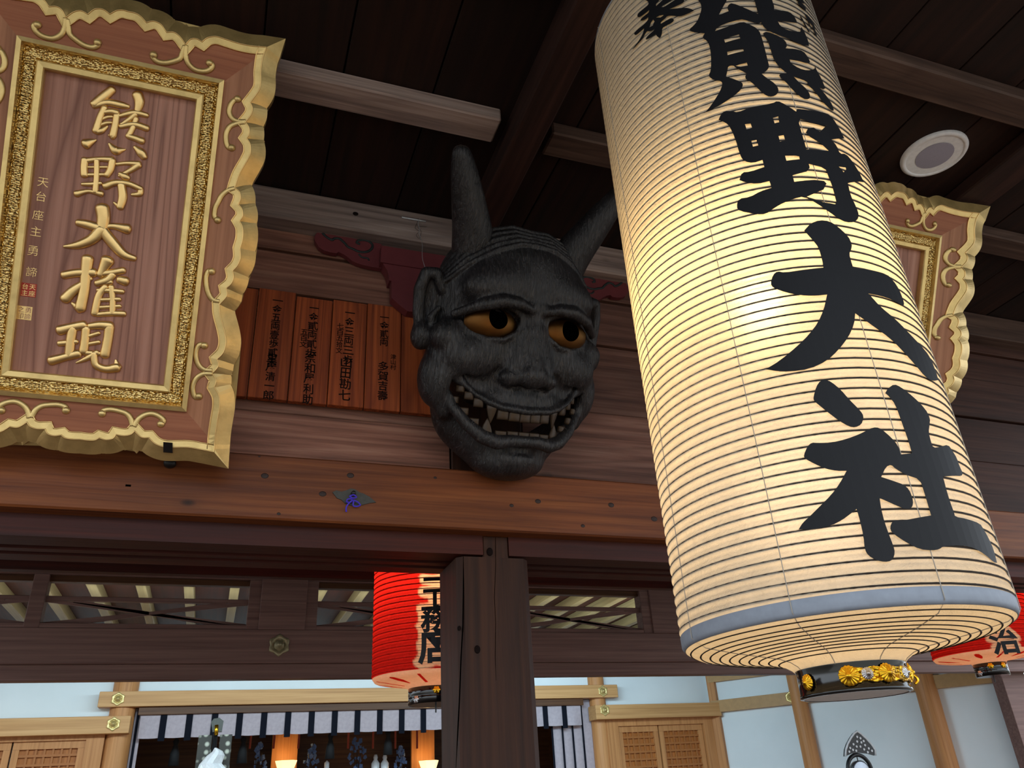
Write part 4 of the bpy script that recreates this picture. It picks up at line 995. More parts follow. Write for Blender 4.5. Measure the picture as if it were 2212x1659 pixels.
# teeth
def tooth(u, v, d, wd, ht, yaw, down=True, fang=0.0):
    R = []; sgn = -1 if down else 1; cs, sn = math.cos(yaw), math.sin(yaw)
    for f in (0.0, 0.3, 0.6, 0.85, 1.0):
        k = 1.04-0.04*f if not fang else max(0.05, 1-f**1.4*0.95)
        t_ = 0.5 if f < 1 else 0.35
        pts = []
        for a in range(12):
            x = math.cos(2*PI*a/12); z = math.sin(2*PI*a/12)
            x = math.copysign(abs(x)**0.5, x)*wd/2*k; z = math.copysign(abs(z)**0.6, z)*0.011*(k if fang else 1)*t_*2
            pts.append(mw(u+x*cs+z*sn, v+sgn*ht*f, d-x*sn+z*cs))
        R.append(pts)
    return loft(R)
teeth_u = [(-0.222, -0.172, .078, .030, .022, -0.9), (-0.196, -0.190, .095, .032, .026, -0.75), (-0.166, -0.208, .110, .034, .030, -0.6), (-0.082, -0.238, .132, .040, .034, -0.25), (-0.041, -0.240, .138, .041, .034, -0.1), (0.0, -0.241, .140, .041, .034, 0), (0.041, -0.240, .138, .041, .034, 0.1), (0.082, -0.238, .132, .040, .034, 0.25), (0.166, -0.208, .110, .034, .030, 0.6), (0.196, -0.190, .095, .032, .026, 0.75), (0.222, -0.172, .078, .030, .022, 0.9)]
for a in teeth_u: V, F = tooth(*a); put('tooth', V, F, M['tooth'], msk, True)
for s in (1, -1):
    V, F = tooth(s*0.122, -0.220, 0.126, 0.042, 0.068, s*0.45, True, 1); put('fang', V, F, M['tooth'], msk, True)
    V, F = tooth(s*0.132, -0.328, 0.122, 0.046, 0.056, s*0.4, False, 1); put('fang', V, F, M['tooth'], msk, True)
for a in ((-0.238, -0.232, .066, .034, .022, -1.0), (-0.210, -0.268, .088, .038, .024, -0.8), (-0.176, -0.298, .105, .038, .022, -0.6), (-0.084, -0.326, .136, .040, .016, -0.2), (-0.042, -0.324, .142, .040, .016, 0), (0.0, -0.324, .144, .040, .016, 0), (0.042, -0.324, .142, .040, .016, 0), (0.084, -0.326, .136, .040, .016, .2), (0.176, -0.298, .105, .038, .022, 0.6), (0.210, -0.268, .088, .038, .024, 0.8), (0.238, -0.232, .066, .034, .022, 1.0)):
    V, F = tooth(*a, False); put('tooth', V, F, M['tooth'], msk, True)

# ================================================================== BIG WHITE LANTERN
LD, LAZ, LR = 1.577, math.radians(41.65), 0.28
LX, LY = LD*math.sin(LAZ), LD*math.cos(LAZ)
ZT, ZB = 3.335, 1.772
PH0 = math.atan2(-LY, -LX)                 # direction from the axis to the camera
def cyl(px, py, R, X=None, Y=None):
    """pixel -> (angle about the axis, height) on an upright cylinder of radius R"""
    X = LX if X is None else X; Y = LY if Y is None else Y
    d = ray(px, py); a = d.x*d.x+d.y*d.y; b = -2*(d.x*X+d.y*Y); c = X*X+Y*Y-R*R
    q = b*b-4*a*c
    t = (-b-math.sqrt(max(q, 0)))/(2*a)
    p = CAM+d*t; th = math.atan2(p.y-Y, p.x-X)-math.atan2(-Y, -X)
    th = (th+PI) % (2*PI)-PI
    return th, p.z
def cylp(th, z, R, X=None, Y=None):
    X = LX if X is None else X; Y = LY if Y is None else Y
    a = th+math.atan2(-Y, -X); return Vector((X+R*math.cos(a), Y+R*math.sin(a), z))
lan = empty('paper_lantern', (LX, LY, ZB)); tag(lan, 'huge lit white paper lantern with bold black brush characters', 'lantern')
NR = 80; PIT_ = (ZT-ZB-0.02)/NR
prof = [(LR*0.42, ZT+0.05), (LR*0.75, ZT+0.035), (LR*0.95, ZT+0.015), (LR, ZT)]
z = ZT
for i in range(NR):
    for f, bl in ((0.15, 0.35), (0.38, 0.9), (0.62, 0.9), (0.85, 0.35), (1.0, 0.0)):
        prof.append((LR+0.0030*bl, ZT-PIT_*(i+f)))
zb0 = ZT-PIT_*NR
prof += [(LR, ZB+0.004), (LR*0.992, ZB-0.004)]
V, F = lathe(LX, LY, prof, 128); put('paper_shade', V, F, M['paper'], lan, True, (LX, LY, 2.5))
under = [(LR*0.992, ZB-0.004), (LR*0.93, ZB-0.014), (LR*0.75, ZB-0.024), (LR*0.58, ZB-0.031), (LR*0.46, ZB-0.036), (LR*0.39, ZB-0.042), (LR*0.345, ZB-0.050), (0.0925, ZB-0.055)]
V, F = lathe(LX, LY, under, 96); put('underside', V, F, M['paper'], lan, True, (LX, LY, ZB))
V, F = lathe(LX, LY, [(LR+0.0012, zb0+0.001), (LR+0.0022, zb0-0.001), (LR+0.0018, ZB+0.002), (LR*0.99, ZB-0.0055), (LR*0.985, ZB-0.005)], 128); put('edge_tape', V, F, M['tape'], lan, True)
V, F = lathe(LX, LY, [(LR+0.0012, ZT-0.004), (LR+0.0022, ZT+0.0), (LR*0.985, ZT+0.012), (LR*0.95, ZT+0.016)], 128); put('edge_tape', V, F, M['tape'], lan, True)
# one continuous bamboo spiral
P = []; st = 72
for i in range(NR*st+1):
    a = 2*PI*i/st; P.append(Vector((LX+(LR+0.0016)*math.cos(a), LY+(LR+0.0016)*math.sin(a), ZT-PIT_*i/st)))
R = []
for i, p in enumerate(P):
    nrm = Vector((p.x-LX, p.y-LY, 0)).normalized()
    R.append([p+nrm*dx+Vector((0, 0, dz)) for dx, dz in ((0.0017, 0.0), (0, 0.0021), (-0.0024, 0.0), (0, -0.0021))])
V, F = loft(R); put('bamboo_spiral', V, F, M['rib'], lan, False, (LX, LY, 2.5))
parts = []
for k in range(10):
    f = 0.955-k*0.06; r = LR*f
    zz = np.interp(r, [x_[0] for x_ in reversed(under)], [x_[1] for x_ in reversed(under)])
    parts.append(loft([[Vector((LX+(r+dx)*math.cos(2*PI*j/96), LY+(r+dx)*math.sin(2*PI*j/96), zz-0.0003+dz)) for j in range(96)] for dx, dz in ((0.0017, 0), (0, -0.0012), (-0.0017, 0), (0, 0.0012), (0.0017, 0))], True, False))
V, F = merge(parts); put('underside_rings', V, F, M['rib'], lan, True)
# stitched threads down the side
ths = [cyl(*p, LR)[0] for p in ((1665, 1100), (2040, 1300))]
dth = abs(ths[1]-ths[0])
for k in range(-2, 5):
    th = ths[0]+k*(ths[1]-ths[0])
    P = [cylp(th, z_, LR+0.0031) for z_ in np.linspace(ZT, ZB+0.002, 60)]
    P += [cylp(th, z_-0.0006, r_) for r_, z_ in under[1:]]
    V, F = tube(P, 0.0008, 5); put('seam_thread', V, F, M['thread'], lan)
# base ring
rb, z0, z1 = 0.0915, 1.7195, 1.671
V, F = lathe(LX, LY, [(rb-0.006, z0+0.002), (rb-0.001, z0+0.0015), (rb, z0), (rb, z0-0.004), (rb-0.001, z0-0.0065), (rb-0.001, z1+0.007), (rb+0.0005, z1+0.005), (rb+0.0005, z1+0.001), (rb-0.002, z1), (rb-0.006, z1), (rb-0.007, z0)], 72)
ring = put('base_ring', V, F, M['lacquer'], lan, True)
V, F = lathe(LX, LY, [(rb-0.006, z1+0.0008), (0.03, z1+0.0008), (0.0005, z1+0.0008)], 48); put('base_board', V, F, M['paper_white'], lan, True)
def mum(px, py, r, mat, parent, X=None, Y=None, RB=None, petals=16):
    th, zc = cyl(px, py, RB or rb, X, Y); ce = cylp(th, zc, (RB or rb)+0.0005, X, Y)
    nrm = (cylp(th, zc, 1.0, X, Y)-cylp(th, zc, 0.5, X, Y)).normalized(); tx = Vector((0, 0, 1)).cross(nrm); up_ = Vector((0, 0, 1))
    R = []; na = petals*4
    for fr, d in ((1.0, 0.0005), (1.0, 0.002), (0.9, 0.0035), (0.6, 0.0055), (0.25, 0.007), (0.22, 0.0085), (0.1, 0.0095), (0.005, 0.0098)):
        row = []
        for j in range(na):
            a = 2*PI*j/na; w_ = abs(math.sin(petals*a/2)) if fr > 0.22 else 1.0
            rr = r*fr*(0.94+0.06*w_ if fr > 0.85 else 1); dd = d*(0.72+0.28*w_)+0.0
            row.append(ce+tx*rr*math.cos(a)+up_*rr*math.sin(a)+nrm*dd)
        R.append(row)
    V, F = loft(R, True, False); return put('chrysanthemum', V, F, mat, parent, True)
thA, thB = cyl(1838, 1459, rb)[0], cyl(1966, 1452, rb)[0]; zc = cyl(1880, 1456, rb)[1]
R = []
for i in range(33):
    th = thA+(thB-thA)*i/32; hgt = 0.0115+0.0012*math.sin(i*0.9)
    R.append([cylp(th, zc+dz*hgt, rb+dr) for dz, dr in ((1, 0.0), (0.98, 0.0022), (0.75, 0.003), (0.7, 0.0018), (0.0, 0.0022), (-0.7, 0.0018), (-0.75, 0.003), (-0.98, 0.0022), (-1, 0.0))])
V, F = loft(R, False, False); put('gold_plate', V, F, M['gold_ham2'], ring, True)
for px_, py_, r, mt in ((1746, 1474, 0.0135, 'gold_bright'), (1834, 1460, 0.0168, 'gold_bright'), (1873, 1455, 0.0105, 'silver'), (1915, 1453, 0.0155, 'gold_bright'), (1953, 1452, 0.0105, 'silver'), (1970, 1452, 0.0155, 'gold_bright')):
    mum(px_, py_, r, M[mt], ring)
e0 = cyl(1969, 1459, rb); c = cylp(e0[0]+0.18, e0[1]-0.004, rb+0.004)
V, F = tube(catmull([c+Vector((0, 0, 0.008)), c+Vector((0.006, -0.004, 0.003)), c+Vector((0.007, -0.005, -0.004)), c+Vector((0.002, -0.002, -0.009))], 4), 0.0025, 8); put('latch', V, F, M['gold_bright'], ring, True)
# suspension: top ring, hanger and rope to the cross beam above the picture
V, F = lathe(LX, LY, [(LR*0.44, ZT+0.045), (LR*0.46, ZT+0.05), (LR*0.46, ZT+0.09), (LR*0.42, ZT+0.09), (LR*0.42, ZT+0.05)], 48); put('top_ring', V, F, M['lacquer'], lan, True)
V, F = tube(catmull([Vector((LX-0.12, LY, ZT+0.08)), Vector((LX-0.10, LY, ZT+0.16)), Vector((LX, LY, ZT+0.21)), Vector((LX+0.10, LY, ZT+0.16)), Vector((LX+0.12, LY, ZT+0.08))], 6), 0.006, 8); put('hanger', V, F, M['black'], lan, True)
V, F = tube([Vector((LX, LY, ZT+0.205)), Vector((LX, LY, 3.70))], 0.008, 8); put('rope', V, F, M['black'], lan, True)
# light bulb inside
bz = cyl(1650, 640, LR)[1]
bz = (CAM+ray(1660, 660)*(LD/math.hypot(ray(1660, 660).x, ray(1660, 660).y))).z
lamp('lantern_bulb', 'POINT', (LX-0.03, LY-0.03, bz), 7.5, (1.0, 0.72, 0.36), 0.045)
lamp('lantern_low_fill', 'POINT', (LX, LY, ZB+0.26), 3.6, (1.0, 0.80, 0.62), 0.15)  # added second light, brightens the lower paper and underside

# brush characters: traced outlines laid on the paper
q1 = lambda a, b: (1280+a/3.318, b/3.318)
q0 = lambda a, b: (1280+a/6.9125, b/6.9125)
q2 = lambda a, b: (1560+a/3.19, 440+b/3.19)
q3 = lambda a, b: (1560+a/3.393, 780+b/3.393)
def round_poly(L, it=1):
    """soften traced corners a little (sharp tips survive)"""
    for _ in range(it):
        out = []
        n_ = len(L)
        for i in range(n_):
            a, b, c = Vector(L[i-1]), Vector(L[i]), Vector(L[(i+1) % n_])
            t1 = (b-a); t2 = (c-b)
            if t1.length < 1e-9 or t2.length < 1e-9: continue
            if t1.normalized().dot(t2.normalized()) < 0.2: out.append(tuple(b)); continue
            out.append(tuple(b.lerp(a, 0.25))); out.append(tuple(b.lerp(c, 0.25)))
        L = out
    return L
def bent(outer, holes, R, X=None, Y=None, step=0.06):
    V2, T = fill2d(outer, holes)
    bmx = fix([Vector((p.x, p.y, 0)) for p in V2], T)
    t0 = min(p.x for p in V2); t1 = max(p.x for p in V2); k = math.floor(t0/step)*step
    while k < t1:
        bmesh.ops.bisect_plane(bmx, geom=bmx.verts[:]+bmx.edges[:]+bmx.faces[:], dist=1e-7, plane_co=(k, 0, 0), plane_no=(1, 0, 0)); k += step
    for v in bmx.verts: v.co = cylp(v.co.x, v.co.y, R, X, Y)
    bmx.normal_update(); bmx.verts.index_update()
    V = [v.co.copy() for v in bmx.verts]; F = []
    for f in bmx.faces:
        ids = [v.index for v in f.verts]; c_ = f.calc_center_median()
        if f.normal.dot(Vector((c_.x-(LX if X is None else X), c_.y-(LY if Y is None else Y), 0))) < 0: ids.reverse()
        F.append(ids)
    bmx.free(); return V, F
RI = LR+0.0046
def ink(cf, outer, holes=()):
    o_ = [cyl(*cf(a, b), RI) for a, b in round_poly(outer)]; h_ = [[cyl(*cf(a, b), RI) for a, b in h] for h in holes]
    return bent(o_, h_, RI)
chars = []
hou = [(700, -70), (760, -30), (800, 5), (830, 22), (840, 65), (760, 130), (680, 195), (665, 240), (690, 260), (740, 235), (800, 190), (845, 150), (840, 185), (780, 230), (725, 275), (715, 305), (740, 310), (790, 290), (832, 258), (828, 300), (760, 370), (680, 430), (625, 485), (622, 515), (650, 525), (690, 495), (735, 455), (770, 425), (755, 490), (720, 560), (660, 650), (585, 740), (625, 715), (690, 640), (740, 590), (790, 500), (815, 465), (860, 470), (930, 430), (925, 445), (850, 510), (795, 570), (800, 590), (850, 570), (945, 510), (965, 545), (1005, 570), (1025, 540), (1040, 480), (1038, 420), (1110, 380), (1180, 345), (1215, 310), (1210, 280), (1175, 268), (1110, 300), (1020, 355), (1020, 330), (1080, 280), (1120, 235), (1200, 235), (1300, 248), (1400, 215), (1515, 160), (1470, 130), (1400, 115), (1300, 120), (1150, 135), (1220, 105), (1340, 50), (1370, 20), (1365, -5), (1320, -20), (1240, -10), (1150, 50), (1065, 105), (1015, 105), (1100, 50), (1180, 0), (1240, -60), (1200, -90), (1100, -50), (1040, 5), (950, 90), (945, 60), (1000, 0), (1060, -80), (1010, -120), (940, -60), (900, -160), (850, -160), (830, -60)]
hou_h = [[(850, 408), (872, 340), (905, 290), (925, 320), (910, 350), (900, 378)], [(950, 262), (1000, 232), (1062, 224), (1050, 237), (1012, 260)]]
parts = [ink(q0, hou, hou_h)]
V, F = merge(parts); put('dedication_character', V, F, M['ink'], lan)
kuma = [(740, -30), (756, 0), (775, 25), (782, 58), (770, 106), (749, 154), (720, 187), (698, 205), (694, 219), (720, 230), (768, 235), (804, 239), (790, 262), (795, 278), (816, 288), (835, 317), (846, 370), (850, 432), (848, 504), (831, 542), (854, 566), (885, 577), (917, 578), (933, 600), (912, 658), (864, 734), (818, 796), (792, 814), (880, 772), (960, 725), (1020, 682), (1062, 645), (1080, 608), (1068, 588), (1010, 565), (957, 548), (968, 500), (972, 475), (1008, 467), (1030, 488), (1070, 508), (1108, 528), (1092, 545), (1100, 570), (1140, 588), (1200, 650), (1250, 690), (1290, 693), (1325, 675), (1336, 642), (1310, 600), (1250, 560), (1213, 530), (1250, 505), (1267, 478), (1255, 430), (1230, 330), (1205, 240), (1180, 203), (1120, 172), (1075, 155), (1000, 178), (930, 205), (878, 222), (890, 200), (940, 172), (1060, 137), (1100, 145), (1190, 172), (1207, 158), (1230, 200), (1300, 240), (1400, 275), (1500, 322), (1552, 328), (1545, 290), (1520, 230), (1497, 193), (1488, 228), (1440, 225), (1390, 213), (1345, 185), (1326, 150), (1400, 155), (1466, 167), (1460, 140), (1430, 97), (1390, 78), (1300, 72), (1303, 45), (1290, 10), (1275, -40), (1160, -40), (1160, 0), (1187, 100), (1100, 60), (1000, 20), (975, 33), (966, 55), (975, 80), (904, 109), (940, 40), (965, 0), (960, -60), (850, -70)]
kuma_h = [[(942, 280), (1050, 246), (1058, 275), (950, 305)], [(965, 372), (1078, 343), (1084, 366), (968, 395)], [(1024, 472), (1106, 448), (1112, 470), (1060, 478)]]
kuma2 = [(1222, 238), (1250, 225), (1340, 260), (1385, 295), (1395, 328), (1384, 346), (1450, 350), (1510, 365), (1545, 410), (1560, 445), (1540, 456), (1480, 437), (1413, 428), (1420, 452), (1480, 490), (1540, 506), (1590, 497), (1594, 474), (1610, 510), (1640, 560), (1669, 632), (1655, 640), (1628, 630), (1680, 690), (1720, 752), (1730, 790), (1715, 795), (1650, 732), (1590, 652), (1540, 607), (1540, 585), (1443, 550), (1480, 590), (1540, 642), (1563, 690), (1550, 712), (1510, 710), (1440, 652), (1400, 602), (1335, 547), (1345, 528), (1392, 524), (1340, 482), (1300, 432), (1275, 352), (1255, 292), (1228, 258)]
V, F = merge([ink(q1, kuma, kuma_h), ink(q1, kuma2)]); put('brush_character', V, F, M['ink'], lan)
no = [(903, 858), (920, 820), (945, 795), (1000, 796), (1040, 806), (1130, 770), (1290, 741), (1325, 722), (1380, 747), (1460, 800), (1466, 780), (1560, 790), (1680, 810), (1720, 842), (1770, 922), (1805, 992), (1713, 1000), (1755, 1052), (1772, 1102), (1815, 1102), (1860, 1152), (1910, 1232), (1946, 1307), (1900, 1300), (1830, 1312), (1850, 1402), (1890, 1482), (1910, 1540), (1898, 1580), (1850, 1597), (1790, 1585), (1700, 1522), (1600, 1452), (1513, 1408), (1450, 1422), (1370, 1452), (1300, 1492), (1240, 1535), (1180, 1536), (1050, 1512), (1032, 1482), (1045, 1425), (1130, 1412), (1200, 1372), (1283, 1346), (1268, 1298), (1180, 1319), (1090, 1306), (1053, 1290), (1070, 1235), (1130, 1231), (1231, 1197), (1218, 1146), (1150, 1169), (1090, 1157), (1060, 1122), (1020, 985), (980, 902), (955, 880)]
no_h = [[(1550, 1175), (1640, 1198), (1672, 1217), (1718, 1335), (1749, 1452), (1738, 1464), (1650, 1448), (1536, 1410), (1655, 1359), (1677, 1315), (1660, 1297), (1590, 1289), (1446, 1303), (1433, 1257), (1535, 1229), (1557, 1200)], [(1479, 880), (1490, 852), (1560, 876), (1640, 896), (1678, 899), (1630, 944), (1585, 914), (1545, 918), (1529, 950), (1560, 982), (1640, 1032), (1692, 1081), (1620, 1076), (1534, 1071), (1510, 990)], [(1379, 1114), (1425, 1108), (1481, 1121), (1484, 1141), (1390, 1152)], [(1092, 890), (1133, 885), (1143, 915), (1105, 930)], [(1293, 845), (1330, 835), (1338, 876), (1305, 883)], [(1138, 1010), (1175, 1003), (1188, 1042), (1150, 1051)], [(1333, 975), (1370, 968), (1381, 1008), (1343, 1015)], [(1766, 1194), (1814, 1201), (1818, 1214), (1801, 1234)]]
V, F = ink(q1, no, no_h); put('brush_character', V, F, M['ink'], lan)
dai = [(565, 185), (610, 135), (670, 113), (740, 120), (800, 160), (870, 225), (895, 280), (890, 315), (875, 345), (890, 400), (903, 442), (1020, 455), (1135, 485), (1180, 530), (1220, 590), (1255, 680), (1250, 708), (1180, 665), (1100, 637), (1008, 619), (1090, 710), (1200, 800), (1300, 905), (1400, 1010), (1440, 1072), (1475, 1160), (1490, 1216), (1450, 1222), (1400, 1195), (1330, 1110), (1240, 1010), (1160, 930), (1050, 850), (917, 756), (910, 830), (870, 920), (800, 1010), (720, 1085), (600, 1140), (460, 1158), (380, 1155), (300, 1141), (400, 1080), (520, 980), (600, 900), (660, 820), (700, 730), (723, 627), (640, 635), (540, 632), (440, 612), (350, 580), (333, 550), (350, 490), (380, 465), (430, 475), (560, 455), (697, 440), (690, 390), (670, 320), (650, 280)]
V, F = ink(q2, dai); put('brush_character', V, F, M['ink'], lan)
sha1 = [(668, 265), (690, 185), (720, 143), (755, 133), (800, 152), (870, 210), (930, 280), (990, 340), (1030, 385), (1037, 420), (1020, 465), (975, 487), (930, 480), (860, 440), (780, 380), (700, 315), (672, 290)]
sha2 = [(597, 690), (625, 625), (655, 597), (700, 600), (800, 598), (910, 572), (1020, 530), (1080, 495), (1130, 483), (1170, 500), (1240, 560), (1290, 620), (1309, 684), (1391, 675), (1360, 570), (1320, 460), (1270, 320), (1225, 260), (1195, 235), (1215, 200), (1260, 168), (1310, 190), (1400, 260), (1490, 350), (1525, 420), (1520, 470), (1513, 520), (1530, 590), (1547, 636), (1600, 628), (1656, 611), (1690, 660), (1720, 710), (1740, 770), (1764, 820), (1755, 843), (1700, 840), (1619, 847), (1640, 930), (1670, 1030), (1700, 1110), (1707, 1141), (1790, 1155), (1890, 1190), (1915, 1230), (1955, 1300), (1990, 1380), (2015, 1479), (1990, 1475), (1930, 1420), (1850, 1370), (1750, 1350), (1620, 1358), (1590, 1380), (1540, 1388), (1450, 1380), (1350, 1330), (1260, 1270), (1232, 1240), (1235, 1195), (1260, 1167), (1320, 1170), (1420, 1150), (1531, 1131), (1510, 1060), (1480, 960), (1449, 867), (1350, 835), (1270, 790), (1239, 759), (1200, 775), (1166, 849), (1260, 880), (1330, 905), (1370, 940), (1395, 1000), (1400, 1050), (1385, 1080), (1340, 1085), (1280, 1060), (1154, 1004), (1165, 1080), (1190, 1180), (1230, 1290), (1265, 1380), (1262, 1430), (1240, 1465), (1190, 1473), (1130, 1460), (1070, 1425), (1045, 1380), (1035, 1280), (1010, 1170), (985, 1084), (940, 1120), (880, 1165), (800, 1205), (700, 1230), (560, 1234), (590, 1185), (640, 1140), (720, 1060), (800, 980), (860, 900), (912, 804), (840, 805), (760, 790), (680, 755), (605, 715)]
V, F = merge([ink(q3, sha1), ink(q3, sha2)]); put('brush_character', V, F, M['ink'], lan)
# second dedication character on the far right limb of the paper
ken = [[(1468, 12), (1500, 20), (1532, 62), (1525, 80), (1500, 50), (1475, 30)], [(1440, -30), (1500, -20), (1520, 30), (1480, 10)], [(1484, 112), (1500, 122), (1535, 190), (1560, 235), (1545, 228), (1515, 175)], [(1512, 92), (1545, 110), (1580, 160), (1598, 200), (1575, 185), (1540, 140)], [(1530, 120), (1548, 150), (1575, 215), (1560, 205)], [(1568, 150), (1590, 190), (1612, 268), (1600, 255), (1580, 210)]]
V, F = merge([ink(q1, k_) for k_ in ken]); put('dedication_character', V, F, M['ink'], lan)

# ================================================================== RED LANTERNS
def red_lantern(cx_px, left_px, zpx, bz_px, text, label, dist=None):
    d0 = ray(cx_px, zpx); a0 = math.atan2(d0.x, d0.y); d1 = ray(*left_px); a1 = math.atan2(d1.x, d1.y)
    sn = math.sin(a0-a1); R = 0.258; dist = R/sn
    X, Y = dist*math.sin(a0), dist*math.cos(a0)
    zbot = (CAM+d1*(math.sqrt(dist*dist-R*R)/math.hypot(d1.x, d1.y))).z
    return X, Y, R, zbot
def build_red(X, Y, R, zb_, rbase, chars_, zc, label):
    t = empty('red_lantern', (X, Y, zb_)); tag(t, label, 'lantern', 'red paper lanterns beyond the post')
    nr = 34; pt = 0.0215; zt_ = zb_+nr*pt; pf = [(R*0.5, zt_+0.05), (R*0.9, zt_+0.03), (R*0.98, zt_+0.01), (R, zt_)]
    for i in range(nr):
        for f, b_ in ((0.2, 0.6), (0.5, 1.0), (0.8, 0.6), (1.0, 0.0)): pf.append((R+0.004*b_, zt_-pt*(i+f)))
    V, F = lathe(X, Y, pf, 240); sh_ = put('paper_shade', V, F, M['redpaint'], t, True)
    # the paper is left unpainted in a pale halo around the writing
    segs = []
    for c_, z_, size in chars_:
        GV, GF = glyph(c_, 0.03)
        for f_ in GF:
            for k_ in range(len(f_)):
                p_, q_ = GV[f_[k_]], GV[f_[(k_+1) % len(f_)]]; segs.append((p_.x*size, z_+p_.y*size, q_.x*size, z_+q_.y*size))
    seg = np.array(segs); VV = np.array([tuple(v) for v in V])
    th_ = np.arctan2(VV[:, 1]-Y, VV[:, 0]-X)-math.atan2(-Y, -X)-zc; th_ = (th_+PI) % (2*PI)-PI
    hx, hz = th_*R, VV[:, 2]; un_ = np.zeros(len(VV)); near = np.where((np.abs(hx) < 0.16) & (hz > seg[:, 1].min()-0.06) & (hz < seg[:, 1].max()+0.06))[0]
    for i_ in near:
        ex, ez = seg[:, 2]-seg[:, 0], seg[:, 3]-seg[:, 1]
        k_ = np.clip(((hx[i_]-seg[:, 0])*ex+(hz[i_]-seg[:, 1])*ez)/(ex*ex+ez*ez+1e-12), 0, 1)
        d_ = np.sqrt((hx[i_]-seg[:, 0]-k_*ex)**2+(hz[i_]-seg[:, 1]-k_*ez)**2).min()
        un_[i_] = 1.0-min(1.0, max(0.0, (d_-0.013-0.004*math.sin(hz[i_]*90+hx[i_]*60))/0.006))
    at_ = sh_.data.attributes.new('unpainted', 'FLOAT', 'POINT'); at_.data.foreach_set('value', un_.astype(np.float32))
    P = []; st_ = 48
    for i in range(nr*st_+1):
        a = 2*PI*i/st_; P.append(Vector((X+(R+0.0006)*math.cos(a), Y+(R+0.0006)*math.sin(a), zt_-pt*i/st_)))
    RR = []
    for p in P:
        nrm = Vector((p.x-X, p.y-Y, 0)).normalized(); RR.append([p+nrm*dx+Vector((0, 0, dz)) for dx, dz in ((0.0016, 0), (0, 0.0026), (-0.002, 0), (0, -0.0026))])
    V, F = loft(RR); put('bamboo_spiral', V, F, M['rib'], t)
    un = [(R+0.001, zb_), (R*0.97, zb_-0.012), (R*0.85, zb_-0.018), (R*0.7, zb_-0.022), (rbase*1.12, zb_-0.032), (rbase*0.98, zb_-0.045)]
    V, F = lathe(X, Y, un, 96); put('underside', V, F, M['creampaper'], t, True)
    # red lotus petals painted on the underside
    parts = []
    for k in range(12):
        a = 2*PI*k/12
        poly = [(-0.02, 0.55), (-0.075, 0.75), (-0.06, 0.93), (0, 0.97), (0.06, 0.93), (0.075, 0.75), (0.02, 0.55)] if k % 2 else [(-0.03, 0.5), (-0.03, 0.95), (0.03, 0.95), (0.03, 0.5)]
        def pp(x_, f):
            r = R*f; zz = np.interp(r, [q[0] for q in reversed(un)], [q[1] for q in reversed(un)])-0.0012
            aa = a+x_/max(f, 0.3)*0.8; return Vector((X+r*math.cos(aa), Y+r*math.sin(aa), zz))
        V2, T = fill2d(poly); put('painted_petal', [pp(p.x, p.y) for p in V2], T, M['redpaper'], t)
    zt2 = zb_-0.043; zb2 = zt2-0.062
    V, F = lathe(X, Y, [(rbase*0.96, zt2+0.002), (rbase, zt2), (rbase, zt2-0.03), (rbase*0.985, zt2-0.033), (rbase*1.0, zt2-0.036), (rbase, zb2), (rbase*0.9, zb2), (0.0005, zb2)], 64)
    bs = put('base_ring', V, F, M['lacquer'], t, True)
    for off, dz, r_, mt in ((0.03, -0.018, 0.014, 'gold_bright'), (-0.75, -0.047, 0.014, 'silver'), (0.85, -0.018, 0.014, 'gold_bright')):
        ce = cylp(off, zt2+dz, rbase+0.001, X, Y); nrm = (ce-Vector((X, Y, ce.z))).normalized(); tx = Vector((0, 0, 1)).cross(nrm)
        V, F = loft([[ce+tx*rr*(1+0.12*math.cos(6*a_))*math.cos(a_)+Vector((0, 0, 1))*rr*(1+0.12*math.cos(6*a_))*math.sin(a_)+nrm*d for a_ in [2*PI*j/36 for j in range(36)]] for rr, d in ((r_, 0.0), (r_*0.95, 0.003), (r_*0.5, 0.004), (r_*0.3, 0.006), (0.0004, 0.007))], True, False)
        put('crest', V, F, M[mt], bs, True)
    V, F = tube([Vector((X, Y, zb2)), Vector((X, Y, zb2-0.03))], 0.003, 6); put('cord_end', V, F, M['black'], t)
    V, F = tube([Vector((X, Y, zt_+0.04)), Vector((X, Y, 3.5))], 0.006, 6); put('rope', V, F, M['black'], t)
    for c_, z_, size in chars_:
        for off_, mt, rad, nm in ((0.030, 'ink', R+0.0056, 'brush_character'),):
            V, F = glyph(c_, off_)
            bmx = fix([Vector((zc+v.x*size/R, z_+v.y*size, 0)) for v in V], F)
            k = -1.5
            while k < 1.5:
                bmesh.ops.bisect_plane(bmx, geom=bmx.verts[:]+bmx.edges[:]+bmx.faces[:], dist=1e-7, plane_co=(k, 0, 0), plane_no=(1, 0, 0)); k += 0.08
            for v in bmx.verts: v.co = cylp(v.co.x, v.co.y, rad, X, Y)
            bmx.normal_update(); bmx.verts.index_update(); F2 = []
            V2 = [v.co.copy() for v in bmx.verts]
            for f in bmx.faces:
                ids = [v.index for v in f.verts]; cc = f.calc_center_median()
                if f.normal.dot(Vector((cc.x-X, cc.y-Y, 0))) < 0: ids.reverse()
                F2.append(ids)
            bmx.free(); put(nm, V2, F2, M[mt], t)
    lamp('red_lantern_bulb', 'POINT', (X, Y, zb_+0.42), 8.5, (1.0, 0.62, 0.36), 0.06)
    return t
X, Y, R, zb_ = red_lantern(941, (804, 1468), 1470, 0, '', '')
def zat(py, px=930): return cyl(px, py, R, X, Y)[1]
print('red1', X, Y, R, zb_)
build_red(X, Y, R, zb_, 0.112, [('一', zat(1252), 0.10), ('工', zat(1296), 0.115), ('務', zat(1337), 0.125), ('店', zat(1396), 0.15)], 0.0, 'red paper lantern glowing directly behind the dark post, with black characters')
X, Y, R, zb_ = red_lantern(2136, (2016, 1428), 1430, 0, '', '')
print('red2', X, Y, R, zb_)
